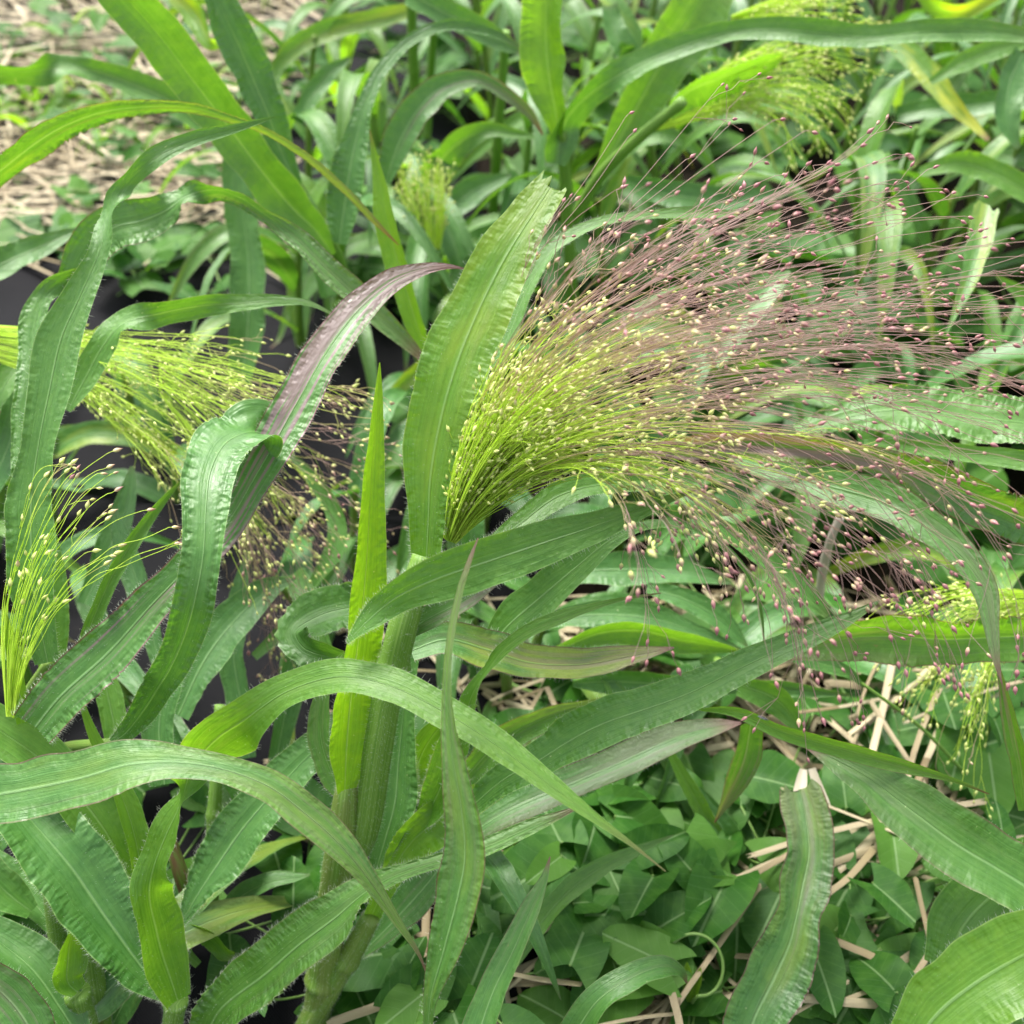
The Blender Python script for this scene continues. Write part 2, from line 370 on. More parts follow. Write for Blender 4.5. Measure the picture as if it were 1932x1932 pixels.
SEED = [100]
def blade(plant, pts, d0, d1, bow=0.0, tone=.2, purple=.12, yellow=.0, tw=15, fold=.36, rip=1.0, hair=0, cut=False,
          dk=None, wave=.07, crinkle=.6, label=None):
    """one leaf of a plant. pts: (u, v, width[, twist]) from the base to the tip; depth runs d0..d1 with a bow, or dk gives it"""
    SEED[0] += 13; seed = SEED[0]
    B = np.array(plant.location)
    m = len(pts)
    uvw = np.array([(p[0], p[1], p[2]) for p in pts], float)
    chord = np.concatenate([[0], np.cumsum(np.hypot(np.diff(uvw[:, 0]), np.diff(uvw[:, 1])))]); q = chord / chord[-1]
    if dk is not None: d = np.interp(q, np.linspace(0, 1, len(dk)), dk)
    else: d = d0 + (d1 - d0) * q + bow * np.sin(math.pi * q)
    d = np.minimum(d, [gdepth(v, .012) for v in uvw[:, 1]])
    tws = np.array([p[3] if len(p) > 3 else tw for p in pts], float)
    P0 = np.array([at(u, v, dd) for (u, v, _), dd in zip(uvw, d)])
    w = uvw[:, 2] * d / F / np.maximum(np.abs(np.cos(np.radians(tws))), .33)
    K = np.concatenate([P0, w[:, None], tws[:, None]], 1)
    length = np.sum(np.linalg.norm(np.diff(P0, axis=0), axis=1))
    n = int(np.clip(length / .0013, 36, 260))
    Q = catmull(K, n)
    P, S, T_ = Q[:, :3], np.maximum(Q[:, 3], .0006), np.radians(Q[:, 4])
    T = nrm(np.gradient(P, axis=0))
    C = nrm(CAMV - P)
    W = nrm(np.cross(C, T)); N = np.cross(T, W)
    if np.mean(W[n // 3: 2 * n // 3, 2]) < 0: W = -W
    N = np.where((np.sum(N * C, 1) < 0)[:, None], -N, N)
    T_ = T_ + np.radians(7) * smoothnoise(n, length / .04 + 2, seed + 20)
    Wr = W * np.cos(T_)[:, None] - N * np.sin(T_)[:, None]
    Nr = N * np.cos(T_)[:, None] + W * np.sin(T_)[:, None]
    V, Fq, uv, uv2, t, grid = ribbon(P - B, Wr, Nr, S, seed, fold, .048, rip, wave, 11, cut)
    o = obj('leaf', mesh_np('leaf', V, [Fq], uv, uv2), M_LEAF, plant, tone=float(tone), purple=float(purple), yellow=float(yellow), crinkle=float(crinkle))
    if label: o['label'] = label
    if hair:
        rs = np.random.RandomState(seed + 50)
        k = int(2.3 * hair * length * 1000)
        ti = (rs.uniform(0.02, 1, k) ** 1.5 * .8 * (n - 1)).astype(int)
        side = np.where(rs.rand(k) < .5, 0, grid.shape[1] - 1)
        r0 = grid[ti, side]
        dr = Wr[ti] * np.where(side == 0, -1, 1)[:, None] + Nr[ti] * rs.normal(0, .5, k)[:, None] + T[ti] * rs.normal(.25, .3, k)[:, None]
        k2 = k // 2                                             # scattered on the blade near the base
        tj = (rs.uniform(0.02, 1, k2) ** 2 * .55 * (n - 1)).astype(int); cj = rs.randint(1, grid.shape[1] - 1, k2)
        r1 = grid[tj, cj]; dr1 = Nr[tj] * rs.choice([-1, 1], k2)[:, None] + rs.normal(0, .45, (k2, 3))
        ln = np.concatenate([rs.uniform(.0005, 1, k) ** 2 * .0030 + .0004, rs.uniform(.0005, .0014, k2)])
        obj('hairs', hairs_mesh(np.concatenate([r0, r1]), np.concatenate([dr, dr1]), ln, .00004, seed), M_HAIR, o, kind='stuff')
    return o

def tube_mesh(P, rad, sides=10, ribs=True, name='stem'):
    n = len(P)
    T = nrm(np.gradient(P, axis=0))
    ref = np.array([.31, .87, .12]); A = nrm(np.cross(T, ref)); Bv = np.cross(T, A)
    ang = np.linspace(0, 2 * math.pi, sides, endpoint=False)
    V = P[:, None, :] + rad[:, None, None] * (A[:, None, :] * np.cos(ang)[None, :, None] + Bv[:, None, :] * np.sin(ang)[None, :, None])
    seg = np.concatenate([[0], np.cumsum(np.linalg.norm(np.diff(P, axis=0), axis=1))])
    i = np.arange(n - 1)[:, None] * sides; j = np.arange(sides)[None, :]; j2 = (j + 1) % sides
    Fq = np.stack([i + j, i + j2, i + sides + j2, i + sides + j], -1).reshape(-1, 4)
    x = np.abs(ang / math.pi - 1)
    uv = np.stack(np.broadcast_arrays(x[None, :], (seg * 10)[:, None]), -1).reshape(-1, 2)
    caps = [np.arange(sides)[None, ::-1], ((n - 1) * sides + np.arange(sides))[None, :]]
    return V.reshape(-1, 3), [Fq] + caps, uv

def culm(plant, pts, name='stem', brown=0.0, nodes=(), hair=0, sides=14):
    """a jointed stalk: pts (u, v, width px, depth) from the foot up"""
    SEED[0] += 13; seed = SEED[0]
    B = np.array(plant.location)
    K = np.array([list(at(u, v, d)) + [w * d / F / 2] for u, v, w, d in pts])
    length = np.sum(np.linalg.norm(np.diff(K[:, :3], axis=0), axis=1))
    n = int(np.clip(length / .003, 8, 120))
    Q = catmull(K, n); P = Q[:, :3]; rad = np.maximum(Q[:, 3], .0008)
    t = np.linspace(0, 1, n)
    for nd in nodes: rad = rad * (1 + .22 * np.exp(-((t - nd) * length / .004) ** 2))
    V, Fs, uv = tube_mesh(P - B, rad, sides)
    o = obj(name, mesh_np(name, V, Fs, uv, None), M_STEM, plant, brown=float(brown))
    if hair:
        rs = np.random.RandomState(seed)
        k = int(2.2 * hair * length * 1000)
        ti = rs.randint(0, n, k); ci = rs.randint(0, sides, k)
        ring = V.reshape(n, sides, 3); tj = np.minimum(ti + 1, n - 1); f1 = rs.rand(k, 1); f2 = rs.rand(k, 1)
        r0 = (ring[ti, ci] * f1 + ring[ti, (ci + 1) % sides] * (1 - f1)) * f2 + (ring[tj, ci] * f1 + ring[tj, (ci + 1) % sides] * (1 - f1)) * (1 - f2); dr = nrm(r0 - (P - B)[ti]) + rs.normal(0, .3, (k, 3))
        obj('hairs', hairs_mesh(r0, dr, rs.uniform(.0006, .0026, k), .00004, seed), M_HAIR, o, kind='stuff')
    return o

def stalk_to(plant, foot, leafpt, r=.0035):
    """the hidden piece of culm that carries a leaf: from the plant's foot to the leaf's base"""
    a = np.array(foot, float); b = np.array(leafpt, float)
    mid = a * .45 + b * .55; mid[2] += .04
    K = np.stack([np.append(a, r * 1.3), np.append(mid, r * 1.1), np.append(b, r * .8)])
    Q = catmull(K, 30)
    V, Fs, uv = tube_mesh(Q[:, :3] - np.array(plant.location), Q[:, 3], 10)
    return obj('stem', mesh_np('stem', V, Fs, uv), M_STEM, plant, brown=0.2)

# spikelet: a plump pointed grain with a glume seam, 8 around
def spikelet_geo():
    prof = [(0, .10), (.10, .30), (.28, .48), (.46, .48), (.66, .32), (.85, .12), (1.0, .01)]
    sides = 6; V = []; uv = []
    for z, r in prof:
        for k in range(sides):
            a = 2 * math.pi * k / sides
            rr = r * (1 + .10 * math.cos(2 * a)) * (.92 if k % 3 == 0 else 1)
            V.append((rr * math.cos(a) * .50, rr * math.sin(a) * .42, z)); uv.append((abs(k / sides * 2 - 1), z))
    n = len(prof)
    Fq = np.array([(i * sides + k, i * sides + (k + 1) % sides, (i + 1) * sides + (k + 1) % sides, (i + 1) * sides + k) for i in range(n - 1) for k in range(sides)])
    return np.array(V), Fq, np.array(uv)
SPV, SPF, SPUV = spikelet_geo()

def frames(dirs, seed):
    rs = np.random.RandomState(seed); dirs = nrm(dirs)
    a = nrm(np.cross(dirs, rs.normal(size=dirs.shape))); return a, np.cross(dirs, a), dirs

def thin_tubes(paths, r0, r1, ks, sides=3):
    """joined three-sided threads; ks gives each path's colour coordinate per vertex"""
    Vs, Fs, Us = [], [], []; base = 0
    for (P, a, b), (kk, rnd) in zip(zip(paths, r0, r1), ks):
        n = len(P); T = nrm(np.gradient(P, axis=0)); A = nrm(np.cross(T, np.array([.3, .5, .81]))); Bv = np.cross(T, A)
        rad = np.linspace(a, b, n)
        ang = np.linspace(0, 2 * math.pi, sides, endpoint=False)
        V = P[:, None, :] + rad[:, None, None] * (A[:, None, :] * np.cos(ang)[None, :, None] + Bv[:, None, :] * np.sin(ang)[None, :, None])
        i = np.arange(n - 1)[:, None] * sides; j = np.arange(sides)[None, :]; j2 = (j + 1) % sides
        Fs.append(np.stack([i + j, i + j2, i + sides + j2, i + sides + j], -1).reshape(-1, 4) + base)
        Us.append(np.stack(np.broadcast_arrays(kk[:, None], np.full((1, sides), rnd)), -1).reshape(-1, 2))
        Vs.append(V.reshape(-1, 3)); base += n * sides
    return np.concatenate(Vs), np.concatenate(Fs), np.concatenate(Us)

def panicle(plant, curves, depths, spread, nb, seed, s_lo=.3, s_hi=1.0, spk=(4, 9), size=.0036, ripe=(0.1, .9), r=.00033, ped=(.006, .028),
            droop=.0, singles=300, wander=.07, edge_pow=1.0, label=None, tint=1.0, amid=None):
    """a fan of thread-like branches that carry spikelets. curves: a list of paths (upper to lower side of the fan) that the branches follow"""
    rs = np.random.RandomState(seed)
    B = np.array(plant.location)
    C = np.array(curves, float)                     # c x m x 2
    cN, m = C.shape[:2]
    def fan(a, s):
        x = np.clip(a, -.06, 1.06) * (cN - 1); i = np.clip(np.floor(x).astype(int), 0, cN - 2); f = (x - i)[:, None]
        y = np.clip(s, 0, 1) * (m - 1); j = np.clip(np.floor(y).astype(int), 0, m - 2); g = (y - j)[:, None]
        # smooth across the path knots
        def row(k): return C[i, k] * (1 - f) + C[i + 1, k] * f
        p0, p1, p2, p3 = row(np.maximum(j - 1, 0)), row(j), row(j + 1), row(np.minimum(j + 2, m - 1))
        return .5 * ((2 * p1) + (-p0 + p2) * g + (2 * p0 - 5 * p1 + 4 * p2 - p3) * g ** 2 + (-p0 + 3 * p1 - 3 * p2 + p3) * g ** 3)
    pan = bpy.data.objects.new('panicle', None); COL.objects.link(pan); pan.parent = plant; pan.empty_display_size = .01
    if label: pan['label'] = label
    spos, sdir, srip, ssz = [], [], [], []
    for b in range(nb):
        a0 = rs.uniform(0, 1)
        if amid is not None and rs.rand() < .6: a0 = np.clip(rs.normal(amid, .2), 0, 1)
        s1 = s_lo + (s_hi - s_lo) * rs.uniform(0, 1) ** edge_pow
        n = int(14 + 26 * s1)
        s = np.linspace(0.0, s1, n)
        drift = rs.normal(0, wander)
        av = a0 + drift * s ** 1.3 + .022 * smoothnoise(n, 8, rs.randint(1 << 30)) * np.minimum(1, s * 3)
        uvp = fan(av, s)
        dj = rs.normal(0, spread)
        dep = np.interp(s, np.linspace(0, 1, len(depths)), depths) + dj * np.minimum(1, s * 1.6) + .004 * smoothnoise(n, 4, rs.randint(1 << 30))
        P = np.array([at(u, v, dd) for (u, v), dd in zip(uvp, dep)])
        P[:, 2] -= droop * s ** 3 * rs.uniform(.2, 1.2)
        rnd = rs.rand()
        T = nrm(np.gradient(P, axis=0))
        paths, r0s, r1s, ks = [P - B], [r * (1.25 - .3 * s1)], [r * .5], [(s * tint, rnd)]
        nsp = rs.randint(spk[0], spk[1] + 1)
        for q in range(nsp):
            f = 1.0 if q == 0 else rs.uniform(.30, .98) if s1 > .45 else rs.uniform(.45, .98)
            i = int(f * (n - 1)); p0 = P[i]; t0 = T[i]
            sv = s[i]
            if q == 0: L = rs.uniform(.002, .006)
            else: L = rs.uniform(*ped) * (.45 + .8 * sv)
            dv = nrm(t0 + rs.normal(0, .28 + .14 * sv, 3) * (0.3 if q == 0 else 1) + np.array([0, 0, -.10 - .5 * droop]) * (sv + .2))
            k = 4 if L < .012 else 6
            x = np.linspace(0, 1, k)[:, None]
            wob = rs.normal(0, .05, (k, 3)) * L * x
            pp = p0 + dv * L * x + np.array([0, 0, -.25]) * (x ** 2) * L * rs.uniform(0, 1) * (.3 + sv) + wob
            paths.append(pp - B); r0s.append(r * .55); r1s.append(r * .42); ks.append((np.full(k, sv * tint), rnd))
            e = nrm(pp[-1] - pp[-2])
            spos.append(pp[-1] - e * .0003 - B); sdir.append(e)
            srip.append(ripe[0] + (ripe[1] - ripe[0]) * np.clip(sv * 1.05, 0, 1) + rs.normal(0, .13)); ssz.append(size * rs.uniform(.72, 1.18))
            if L > .016 and rs.rand() < .6:                     # a forked pedicel
                j = k // 2; dv2 = nrm(dv + rs.normal(0, .45, 3)); L2 = L * rs.uniform(.25, .5)
                pp2 = pp[j] + dv2 * L2 * np.linspace(0, 1, 4)[:, None]
                paths.append(pp2 - B); r0s.append(r * .45); r1s.append(r * .38); ks.append((np.full(4, sv * tint), rnd))
                spos.append(pp2[-1] - B); sdir.append(dv2); srip.append(srip[-1] + rs.normal(0, .08)); ssz.append(size * rs.uniform(.7, 1.1))
        V, Fq, U = thin_tubes(paths, r0s, r1s, ks)
        obj('branch', mesh_np('branch', V, [Fq], U), M_BRANCH, pan)
    spos, sdir, srip, ssz = np.array(spos), nrm(np.array(sdir)), np.array(srip), np.array(ssz)
    A, Bv, D = frames(sdir, seed)
    # the largest in view are single parts, the rest one mass
    near = np.argsort(-ssz / np.linalg.norm(spos + B - CAMV, axis=1))
    inview = []
    for i in near:
        p = spos[i] + B - CAMV; dz = p @ FWD; u = p @ RIGHT / dz * F + 966; v = 966 - p @ UPV / dz * F
        if -15 < u < 1947 and -15 < v < 1947: inview.append(i)
    single = inview[:singles]; rest = inview[singles:]
    for i in single:
        o = bpy.data.objects.new('spikelet', SPIKE_ME); COL.objects.link(o); o.parent = pan
        from mathutils import Matrix
        Mx = Matrix(((A[i][0], Bv[i][0], D[i][0], 0), (A[i][1], Bv[i][1], D[i][1], 0), (A[i][2], Bv[i][2], D[i][2], 0), (0, 0, 0, 1)))
        o.rotation_euler = Mx.to_euler(); o.location = spos[i]; o.scale = (ssz[i],) * 3; o['ripe'] = float(srip[i])
    if rest:
        rest = np.array(rest)
        V = (spos[rest][:, None, :] + ssz[rest][:, None, None] * (A[rest][:, None, :] * SPV[None, :, 0:1] + Bv[rest][:, None, :] * SPV[None, :, 1:2] + D[rest][:, None, :] * SPV[None, :, 2:3])).reshape(-1, 3)
        Fq = (SPF[None] + (np.arange(len(rest)) * len(SPV))[:, None, None]).reshape(-1, 4)
        me = mesh_np('spikelets', V, [Fq], np.tile(SPUV, (len(rest), 1)))
        at_ = me.attributes.new('ripe_at', 'FLOAT', 'POINT'); at_.data.foreach_set('value', np.repeat(srip[rest], len(SPV)).astype(np.float32))
        obj('spikelets', me, M_SPIKE, pan, kind='stuff', ripe=0.0)
    return pan
SPIKE_ME = mesh_np('spikelet', SPV, [SPF], SPUV); SPIKE_ME.materials.append(M_SPIKE)

# ------------------------------------------------------------------ the setting: soil, weed barrier, straw
def soil():
    xs = np.concatenate([[-200, -60, -15, -5], np.linspace(-2.4, 2.4, 97), [5, 15, 60, 200]])
    ys = np.concatenate([[-200, -60, -15, -4], np.linspace(-.8, 4.0, 97), [6, 15, 60, 200]])
    X, Y = np.meshgrid(xs, ys)
    rs = np.random.RandomState(3)
    Z = np.where((np.abs(X) < 2.4) & (Y > -.8) & (Y < 4), rs.normal(0, .004, X.shape), 0) - .012
    V = np.stack([X, Y, Z], -1).reshape(-1, 3); n = len(xs)
    i = np.arange(len(ys) - 1)[:, None] * n + np.arange(n - 1)[None, :]
    o = obj('ground', mesh_np('ground', V, [np.stack([i, i + 1, i + n + 1, i + n], -1).reshape(-1, 4)]), M_SOIL)
    o['kind'] = 'structure'; o['label'] = 'dark brown soil under the plants and straw'
soil()
def fabric():
    # the strip of woven sheet: runs away from the viewer, its right side under the plants
    A = ground(-700, 1990); n, m = 150, 110
    V = []
    rs = np.random.RandomState(8)
    for j in range(m):
        y = -.25 + 2.35 * j / (m - 1)
        for i in range(n):
            x = -1.25 + 1.30 * i / (n - 1) - .10 * (y - .4) * (i / (n - 1))
            z = .004 + .006 * math.sin(x * 9 + y * 3) * math.sin(y * 7 - x * 2) + .003 * math.sin(x * 31 + 4 * math.sin(y * 9)) + .010 * math.exp(-((x * .5 + y - .62) / .018) ** 2) + .008
            V.append((x, y, z))
    i = np.arange(m - 1)[:, None] * n + np.arange(n - 1)[None, :]
    o = obj('weed_barrier', mesh_np('weed_barrier', np.array(V), [np.stack([i, i + 1, i + n + 1, i + n], -1).reshape(-1, 4)]), M_FABRIC)
    o['kind'] = 'structure'; o['label'] = 'black woven weed barrier sheet on the ground at left'
fabric()

def straw_geo(rs, flat=.35, L=1.0):
    """a flattened hollow stalk one unit long and one unit wide (x), ends split and uneven, gently bent"""
    n, sides = 7, 7
    V, uv = [], []
    bend = rs.uniform(-.025, .025); bend2 = rs.uniform(-.02, .02); kink = rs.uniform(-.05, .05)
    for i in range(n):
        t = i / (n - 1)
        for k in range(sides):
            a = 2 * math.pi * k / sides
            w = .5 * (1 + .12 * math.sin(9 * t + k)) * (1 - .15 * t)
            y = t * L - L / 2
            if i in (0, n - 1): y += rs.uniform(-.035, .035)
            V.append((w * math.cos(a), y, flat * w * math.sin(a))); uv.append((abs(k / sides * 2 - 1), t * .2))
    V = np.array(V); t = V[:, 1] / L + .5
    bx = bend * np.sin(math.pi * t) + np.where(t > .6, kink * (t - .6), 0); bz = bend2 * np.sin(math.pi * t)
    Fq = np.array([(i * sides + k, i * sides + (k + 1) % sides, (i + 1) * sides + (k + 1) % sides, (i + 1) * sides + k) for i in range(n - 1) for k in range(sides)])
    return V, Fq, np.array(uv), bx, bz
RS = np.random.RandomState(21)
STRAWS = [straw_geo(RS, fl) for fl in (.16, .22, .40, .26, .14, .32)]
def straw_xf(k, p, length, width, yaw, pitch, roll):
    V, Fq, uv, bx, bz = STRAWS[k]
    X = np.stack([V[:, 0] * width + bx * length, V[:, 1] * length, V[:, 2] * width + bz * length], 1)
    cr, sr = math.cos(roll), math.sin(roll); X = np.stack([X[:, 0] * cr + X[:, 2] * sr, X[:, 1], -X[:, 0] * sr + X[:, 2] * cr], 1)
    c, s = math.cos(pitch), math.sin(pitch); X = np.stack([X[:, 0], X[:, 1] * c - X[:, 2] * s, X[:, 1] * s + X[:, 2] * c], 1)
    c, s = math.cos(yaw), math.sin(yaw); X = np.stack([X[:, 0] * c - X[:, 1] * s, X[:, 0] * s + X[:, 1] * c, X[:, 2]], 1)
    return X + np.array(p)
STRAW_ME = []
for k in range(6):
    for ratio in (12, 22, 38):
        V, Fq, uv, bx, bz = STRAWS[k]
        X = np.stack([V[:, 0] + bx * ratio, V[:, 1] * ratio, V[:, 2] + bz * ratio], 1)
        me = mesh_np('straw_stalk', X, [Fq], uv, None, False); me.materials.append(M_STRAW); STRAW_ME.append((ratio, me))

def in_straw_far(x, y):
    """the straw-covered strip beyond the sheet: upper left"""
    return y > 1.16 + .07 * math.sin(x * 9) + .04 * math.sin(x * 23) and x < -.33 - .10 * (y - 1.2) + .05 * math.sin(y * 7)
def straw_objects():
    groups = {}
    def one(p, length, width, yaw, pitch, roll, label, group):
        ratio = length / width
        cand = min(range(len(STRAW_ME)), key=lambda i: abs(STRAW_ME[i][0] - ratio) + R.random() * 3)
        o = bpy.data.objects.new('straw_stalk', STRAW_ME[cand][1]); COL.objects.link(o)
        o.location = p; o.scale = (width,) * 3; o.rotation_euler = (pitch, roll, yaw)
        tag(o, label, 'straw', group)
    r = random.Random(5)
    # right side, between the bindweed
    spots = [(1700,1305,150,60),(1690,1345,120,75),(1755,1330,150,10),(1650,1290,120,80),(1740,1390,150,35),(1600,1330,140,70),(1790,1420,120,20),
             (1640,1560,190,75),(1600,1600,170,65),(1690,1590,80,85),(1660,1545,150,95),(1560,1640,160,60),(1720,1640,110,110),
             (1600,1650,130,50),(1680,1890,150,95),(1640,1880,120,60),(1720,1800,110,55),(1760,1770,120,40),(1700,1840,160,110),(1600,1910,200,100),
             (1390,1180,130,12),(1420,1225,150,65),(1470,1200,120,70),(1370,1260,110,150),(1330,1300,140,70),(1440,1270,100,120),
             (960,1800,140,60),(1000,1840,120,110),(920,1850,110,20),(1080,1720,120,70),(1020,1330,120,75),(980,1300,100,60),(1060,1350,90,100),
             (1420,1660,150,60),(1350,1800,130,90),(1310,1720,120,45),(1520,1900,150,70),(1250,1900,120,30),(1180,1930,110,75),(1830,1540,110,60),
             (1850,1610,120,80),(1800,1500,130,30),(1900,1480,110,70),(700,1860,100,10),(1560,1330,120,100),(1500,1270,120,40),(1850,1330,120,60),(1820,1280,110,110)]
    for (u, v, lp, ang) in spots:
        for rep in range(2):
            z = r.uniform(.05, .085) if (u > 1560 and v < 1430) else r.uniform(.03, .062)
            p = ground(u + r.uniform(-40, 40) * rep, v + r.uniform(-25, 25) * rep, z)
            L = lp * gdepth(v) / F * r.uniform(1.2, 2.2)
            one(p, L, r.uniform(.0025, .0066), math.radians(90 - ang + 90 + r.uniform(-10, 10) + rep * r.uniform(-60, 60)), r.uniform(-.15, .15), r.uniform(-.6, .6),
                'dry tan straw stalk lying among the bindweed leaves at right', 'loose straw at right')
    # upper left: the nearest of the mulch
    k = 0
    while k < 185:
        u, v = r.uniform(-30, 640), r.uniform(-20, 470)
        p = ground(u, v)
        if not in_straw_far(p[0], p[1]): continue
        z = r.uniform(.02, .05); p[2] = z
        one(p, r.uniform(.10, .30), r.uniform(.003, .0065), math.radians(r.gauss(80, 30)), r.uniform(-.12, .12), r.uniform(-.5, .5),
            'dry pale straw stalk in the mulch at upper left', 'straw mulch stalks at upper left')
        k += 1
straw_objects()
def straw_mass():
    rs = np.random.RandomState(4); Vs, Fs, Us = [], [], []; b = 0
    def put(x, y, z, L, w):
        nonlocal b
        k = rs.randint(6); V, Fq, uv, _, _ = STRAWS[k]
        Vs.append(straw_xf(k, (x, y, z), L, w, rs.normal(1.4, .75), rs.uniform(-.12, .12), rs.uniform(-.6, .6))); Fs.append(Fq + b)
        Us.append(uv + np.array([0, rs.rand()])); b += len(V)
    c = 0
    while c < 5200:                                       # beyond the sheet
        x = rs.uniform(-2.0, .0); y = rs.uniform(.45, 3.4)
        if not in_straw_far(x, y) and rs.rand() > .006: continue
        put(x, y, rs.uniform(.012, .035), rs.uniform(.06, .24), rs.uniform(.002, .006)); c += 1
    c = 0
    while c < 1500:                                       # right of the sheet
        u, v = rs.uniform(650, 2050), rs.uniform(1150, 2050); p = ground(u, v)
        if u < 1000 and rs.rand() < .45: continue
        put(p[0], p[1], rs.uniform(-.004, .028), rs.uniform(.03, .13), rs.uniform(.002, .006)); c += 1
    o = obj('straw_mulch', mesh_np('straw_mulch', np.concatenate(Vs), [np.concatenate(Fs)], np.concatenate(Us), None, False), M_STRAW)
    tag(o, 'loose layer of dry straw mulch over the soil', 'straw mulch', kind='stuff')
straw_mass()
# ------------------------------------------------------------------ millet plants
def plant(name, foot, label, group='millet plants', cat='millet plant'):
    return empty(name, tuple(foot), label, cat, group)

# ---- the tall plant in the middle with the large purple panicle
A = plant('millet_plant', ground(600, 1985), 'tall millet plant at centre with large arching panicle turning from lime to purple')
culm(A, [(585,2010,52,.665),(603,1880,54,.635),(612,1830,60,.625),(628,1700,58,.60),(642,1600,58,.578),(650,1535,54,.568),(655,1485,42,.562),(660,1440,16,.56)], brown=.3, nodes=(.33,), hair=6)
culm(A, [(650,1700,14,.605),(668,1625,40,.590),(690,1560,54,.575),(712,1420,56,.555),(735,1290,56,.54),(758,1190,58,.525),(778,1120,54,.52),(800,1050,46,.52)], nodes=(.10,.72), hair=7)
blade(A, [(805,1050,52),(808,980,72),(812,900,98),(832,790,126),(868,670,128),(915,560,118),(960,475,102),(1005,405,84),(1040,350,62)], .52,.52,-.015, tone=.6, yellow=.16, purple=.2, tw=12, fold=.22, hair=1.2, cut=True, rip=1.3, crinkle=1.0)
blade(A, [(655,1212,6,50),(690,1175,34,25),(745,1130,62),(820,1095,84),(910,1063,92),(1010,1030,84),(1100,1000,64),(1190,968,40),(1260,942,18),(1312,925,3)], .485,.50,-.012, tone=.35, purple=.15, tw=-15, fold=.16, hair=1.5, rip=.5)
blade(A, [(748,1205,20),(800,1172,42),(860,1140,46),(915,1105,36),(960,1075,10)], .53,.535,0, tone=.25, purple=.8, tw=20, hair=1)
blade(A, [(650,1490,34),(653,1420,68),(660,1330,80),(672,1230,78),(686,1110,62),(697,960,45),(706,820,27),(713,730,12),(716,684,2)], .555,.50,0, tone=.95, purple=.08, tw=-38, fold=.35, rip=.25, hair=.6)
blade(A, [(650,1508,16),(628,1465,40),(607,1405,42),(606,1340,36),(618,1290,20)], .565,.56,0, tone=.3, purple=.3, tw=25, hair=2)
blade(A, [(708,1645,22),(722,1600,48),(744,1520,76),(752,1430,70),(760,1350,46),(768,1270,40),(785,1180,34)], .60,.60,0, tone=.12, purple=.05, tw=10, hair=2.2, rip=1.6, crinkle=1.3)
blade(A, [(925,1030,26),(985,985,40),(1055,935,46),(1145,912,42),(1250,910,32),(1345,900,14),(1400,895,2)], .57,.62,0, tone=.35, purple=.1, tw=18, hair=2, rip=.8)
blade(A, [(930,700,24),(960,630,34),(1000,535,30),(1050,465,25),(1125,423,21),(1220,407,17),(1320,403,21),(1390,408,12)], .60,.63,0, tone=.3, purple=.35, tw=35, hair=1.5, cut=True)
fanA = [[(838,1015),(848,920),(880,800),(928,680),(992,560),(1070,440),(1190,300),(1340,110)],
        [(842,1018),(863,920),(912,800),(1000,680),(1125,565),(1290,455),(1510,340),(1790,230)],
        [(847,1020),(885,925),(955,820),(1070,720),(1240,635),(1460,570),(1760,510),(2080,470)],
        [(853,1022),(905,940),(990,860),(1120,790),(1300,735),(1520,705),(1800,740),(2080,820)],
        [(860,1025),(925,965),(1015,910),(1140,870),(1290,870),(1440,930),(1560,1050),(1650,1240)]]
panicle(A, fanA, [.525,.52,.51,.50,.49,.48,.475,.47], .042, 215, 31, s_lo=.5, s_hi=1.0, spk=(4,8), size=.0041, ripe=(.0,1.05), edge_pow=.38, r=.00031, wander=.17, ped=(.008,.034), droop=.03, amid=.55)
panA2 = panicle(A, fanA, [.525,.515,.505,.50,.49,.48,.47,.47], .018, 270, 32, s_lo=.16, s_hi=.46, spk=(4,8), size=.0036, ripe=(.0,.8), edge_pow=1.0, r=.00045, ped=(.004,.018), wander=.05, singles=0, amid=.45)
fanA3 = [[(900,960),(1000,850),(1150,800),(1350,800),(1600,830),(1800,930),(1900,1080),(1950,1250)],
         [(890,980),(990,890),(1120,860),(1290,880),(1480,950),(1640,1050),(1740,1170),(1800,1320)],
         [(890,985),(990,900),(1110,875),(1230,900),(1330,970),(1420,1060),(1480,1160),(1520,1290)],
         [(890,990),(985,905),(1080,880),(1150,905),(1200,950),(1235,1020),(1260,1100),(1275,1200)]]
panicle(A, fanA3, [.53,.52,.50,.49,.48,.475,.47,.465], .03, 44, 33, s_lo=.6, s_hi=1.0, spk=(7,13), size=.0043, ripe=(.1,1.05), r=.00029, wander=.12, ped=(.008,.03), droop=.02, singles=150)

# ---- second culm: the yellow-green base at the bottom centre
Bp = plant('millet_plant', ground(575, 2030), 'millet plant low at bottom centre whose broad leaves spread to the right')
culm(Bp, [(545,2010,48,.655),(590,1920,48,.64),(640,1832,46,.625),(668,1790,42,.615),(700,1730,36,.605)], brown=.2, nodes=(.72,), hair=7)
blade(Bp, [(668,1800,24),(700,1730,30),(735,1652,44),(775,1592,74),(822,1550,80),(882,1513,60),(940,1488,36),(985,1468,8)], .615,.60,-.01, tone=.75, tw=-20, hair=2, rip=1.4, crinkle=1.0)
blade(Bp, [(682,1800,18),(745,1735,60),(805,1668,72),(860,1600,62),(920,1553,62),(985,1518,66),(1080,1478,62),(1180,1435,60),(1278,1393,52),(1345,1373,32),(1398,1364,4)], .63,.66,-.01, tone=.1, purple=.55, tw=22, hair=1.4, rip=.8)
blade(Bp, [(845,1565,24),(900,1512,44),(955,1468,58),(1013,1437,66),(1070,1400,82),(1135,1367,88),(1218,1338,82),(1290,1312,76),(1410,1254,58),(1510,1208,44),(1592,1172,28),(1660,1134,4)], .59,.52,-.02, tone=.2, purple=.12, tw=12, hair=.7, rip=1.6, crinkle=1.0, wave=.10)
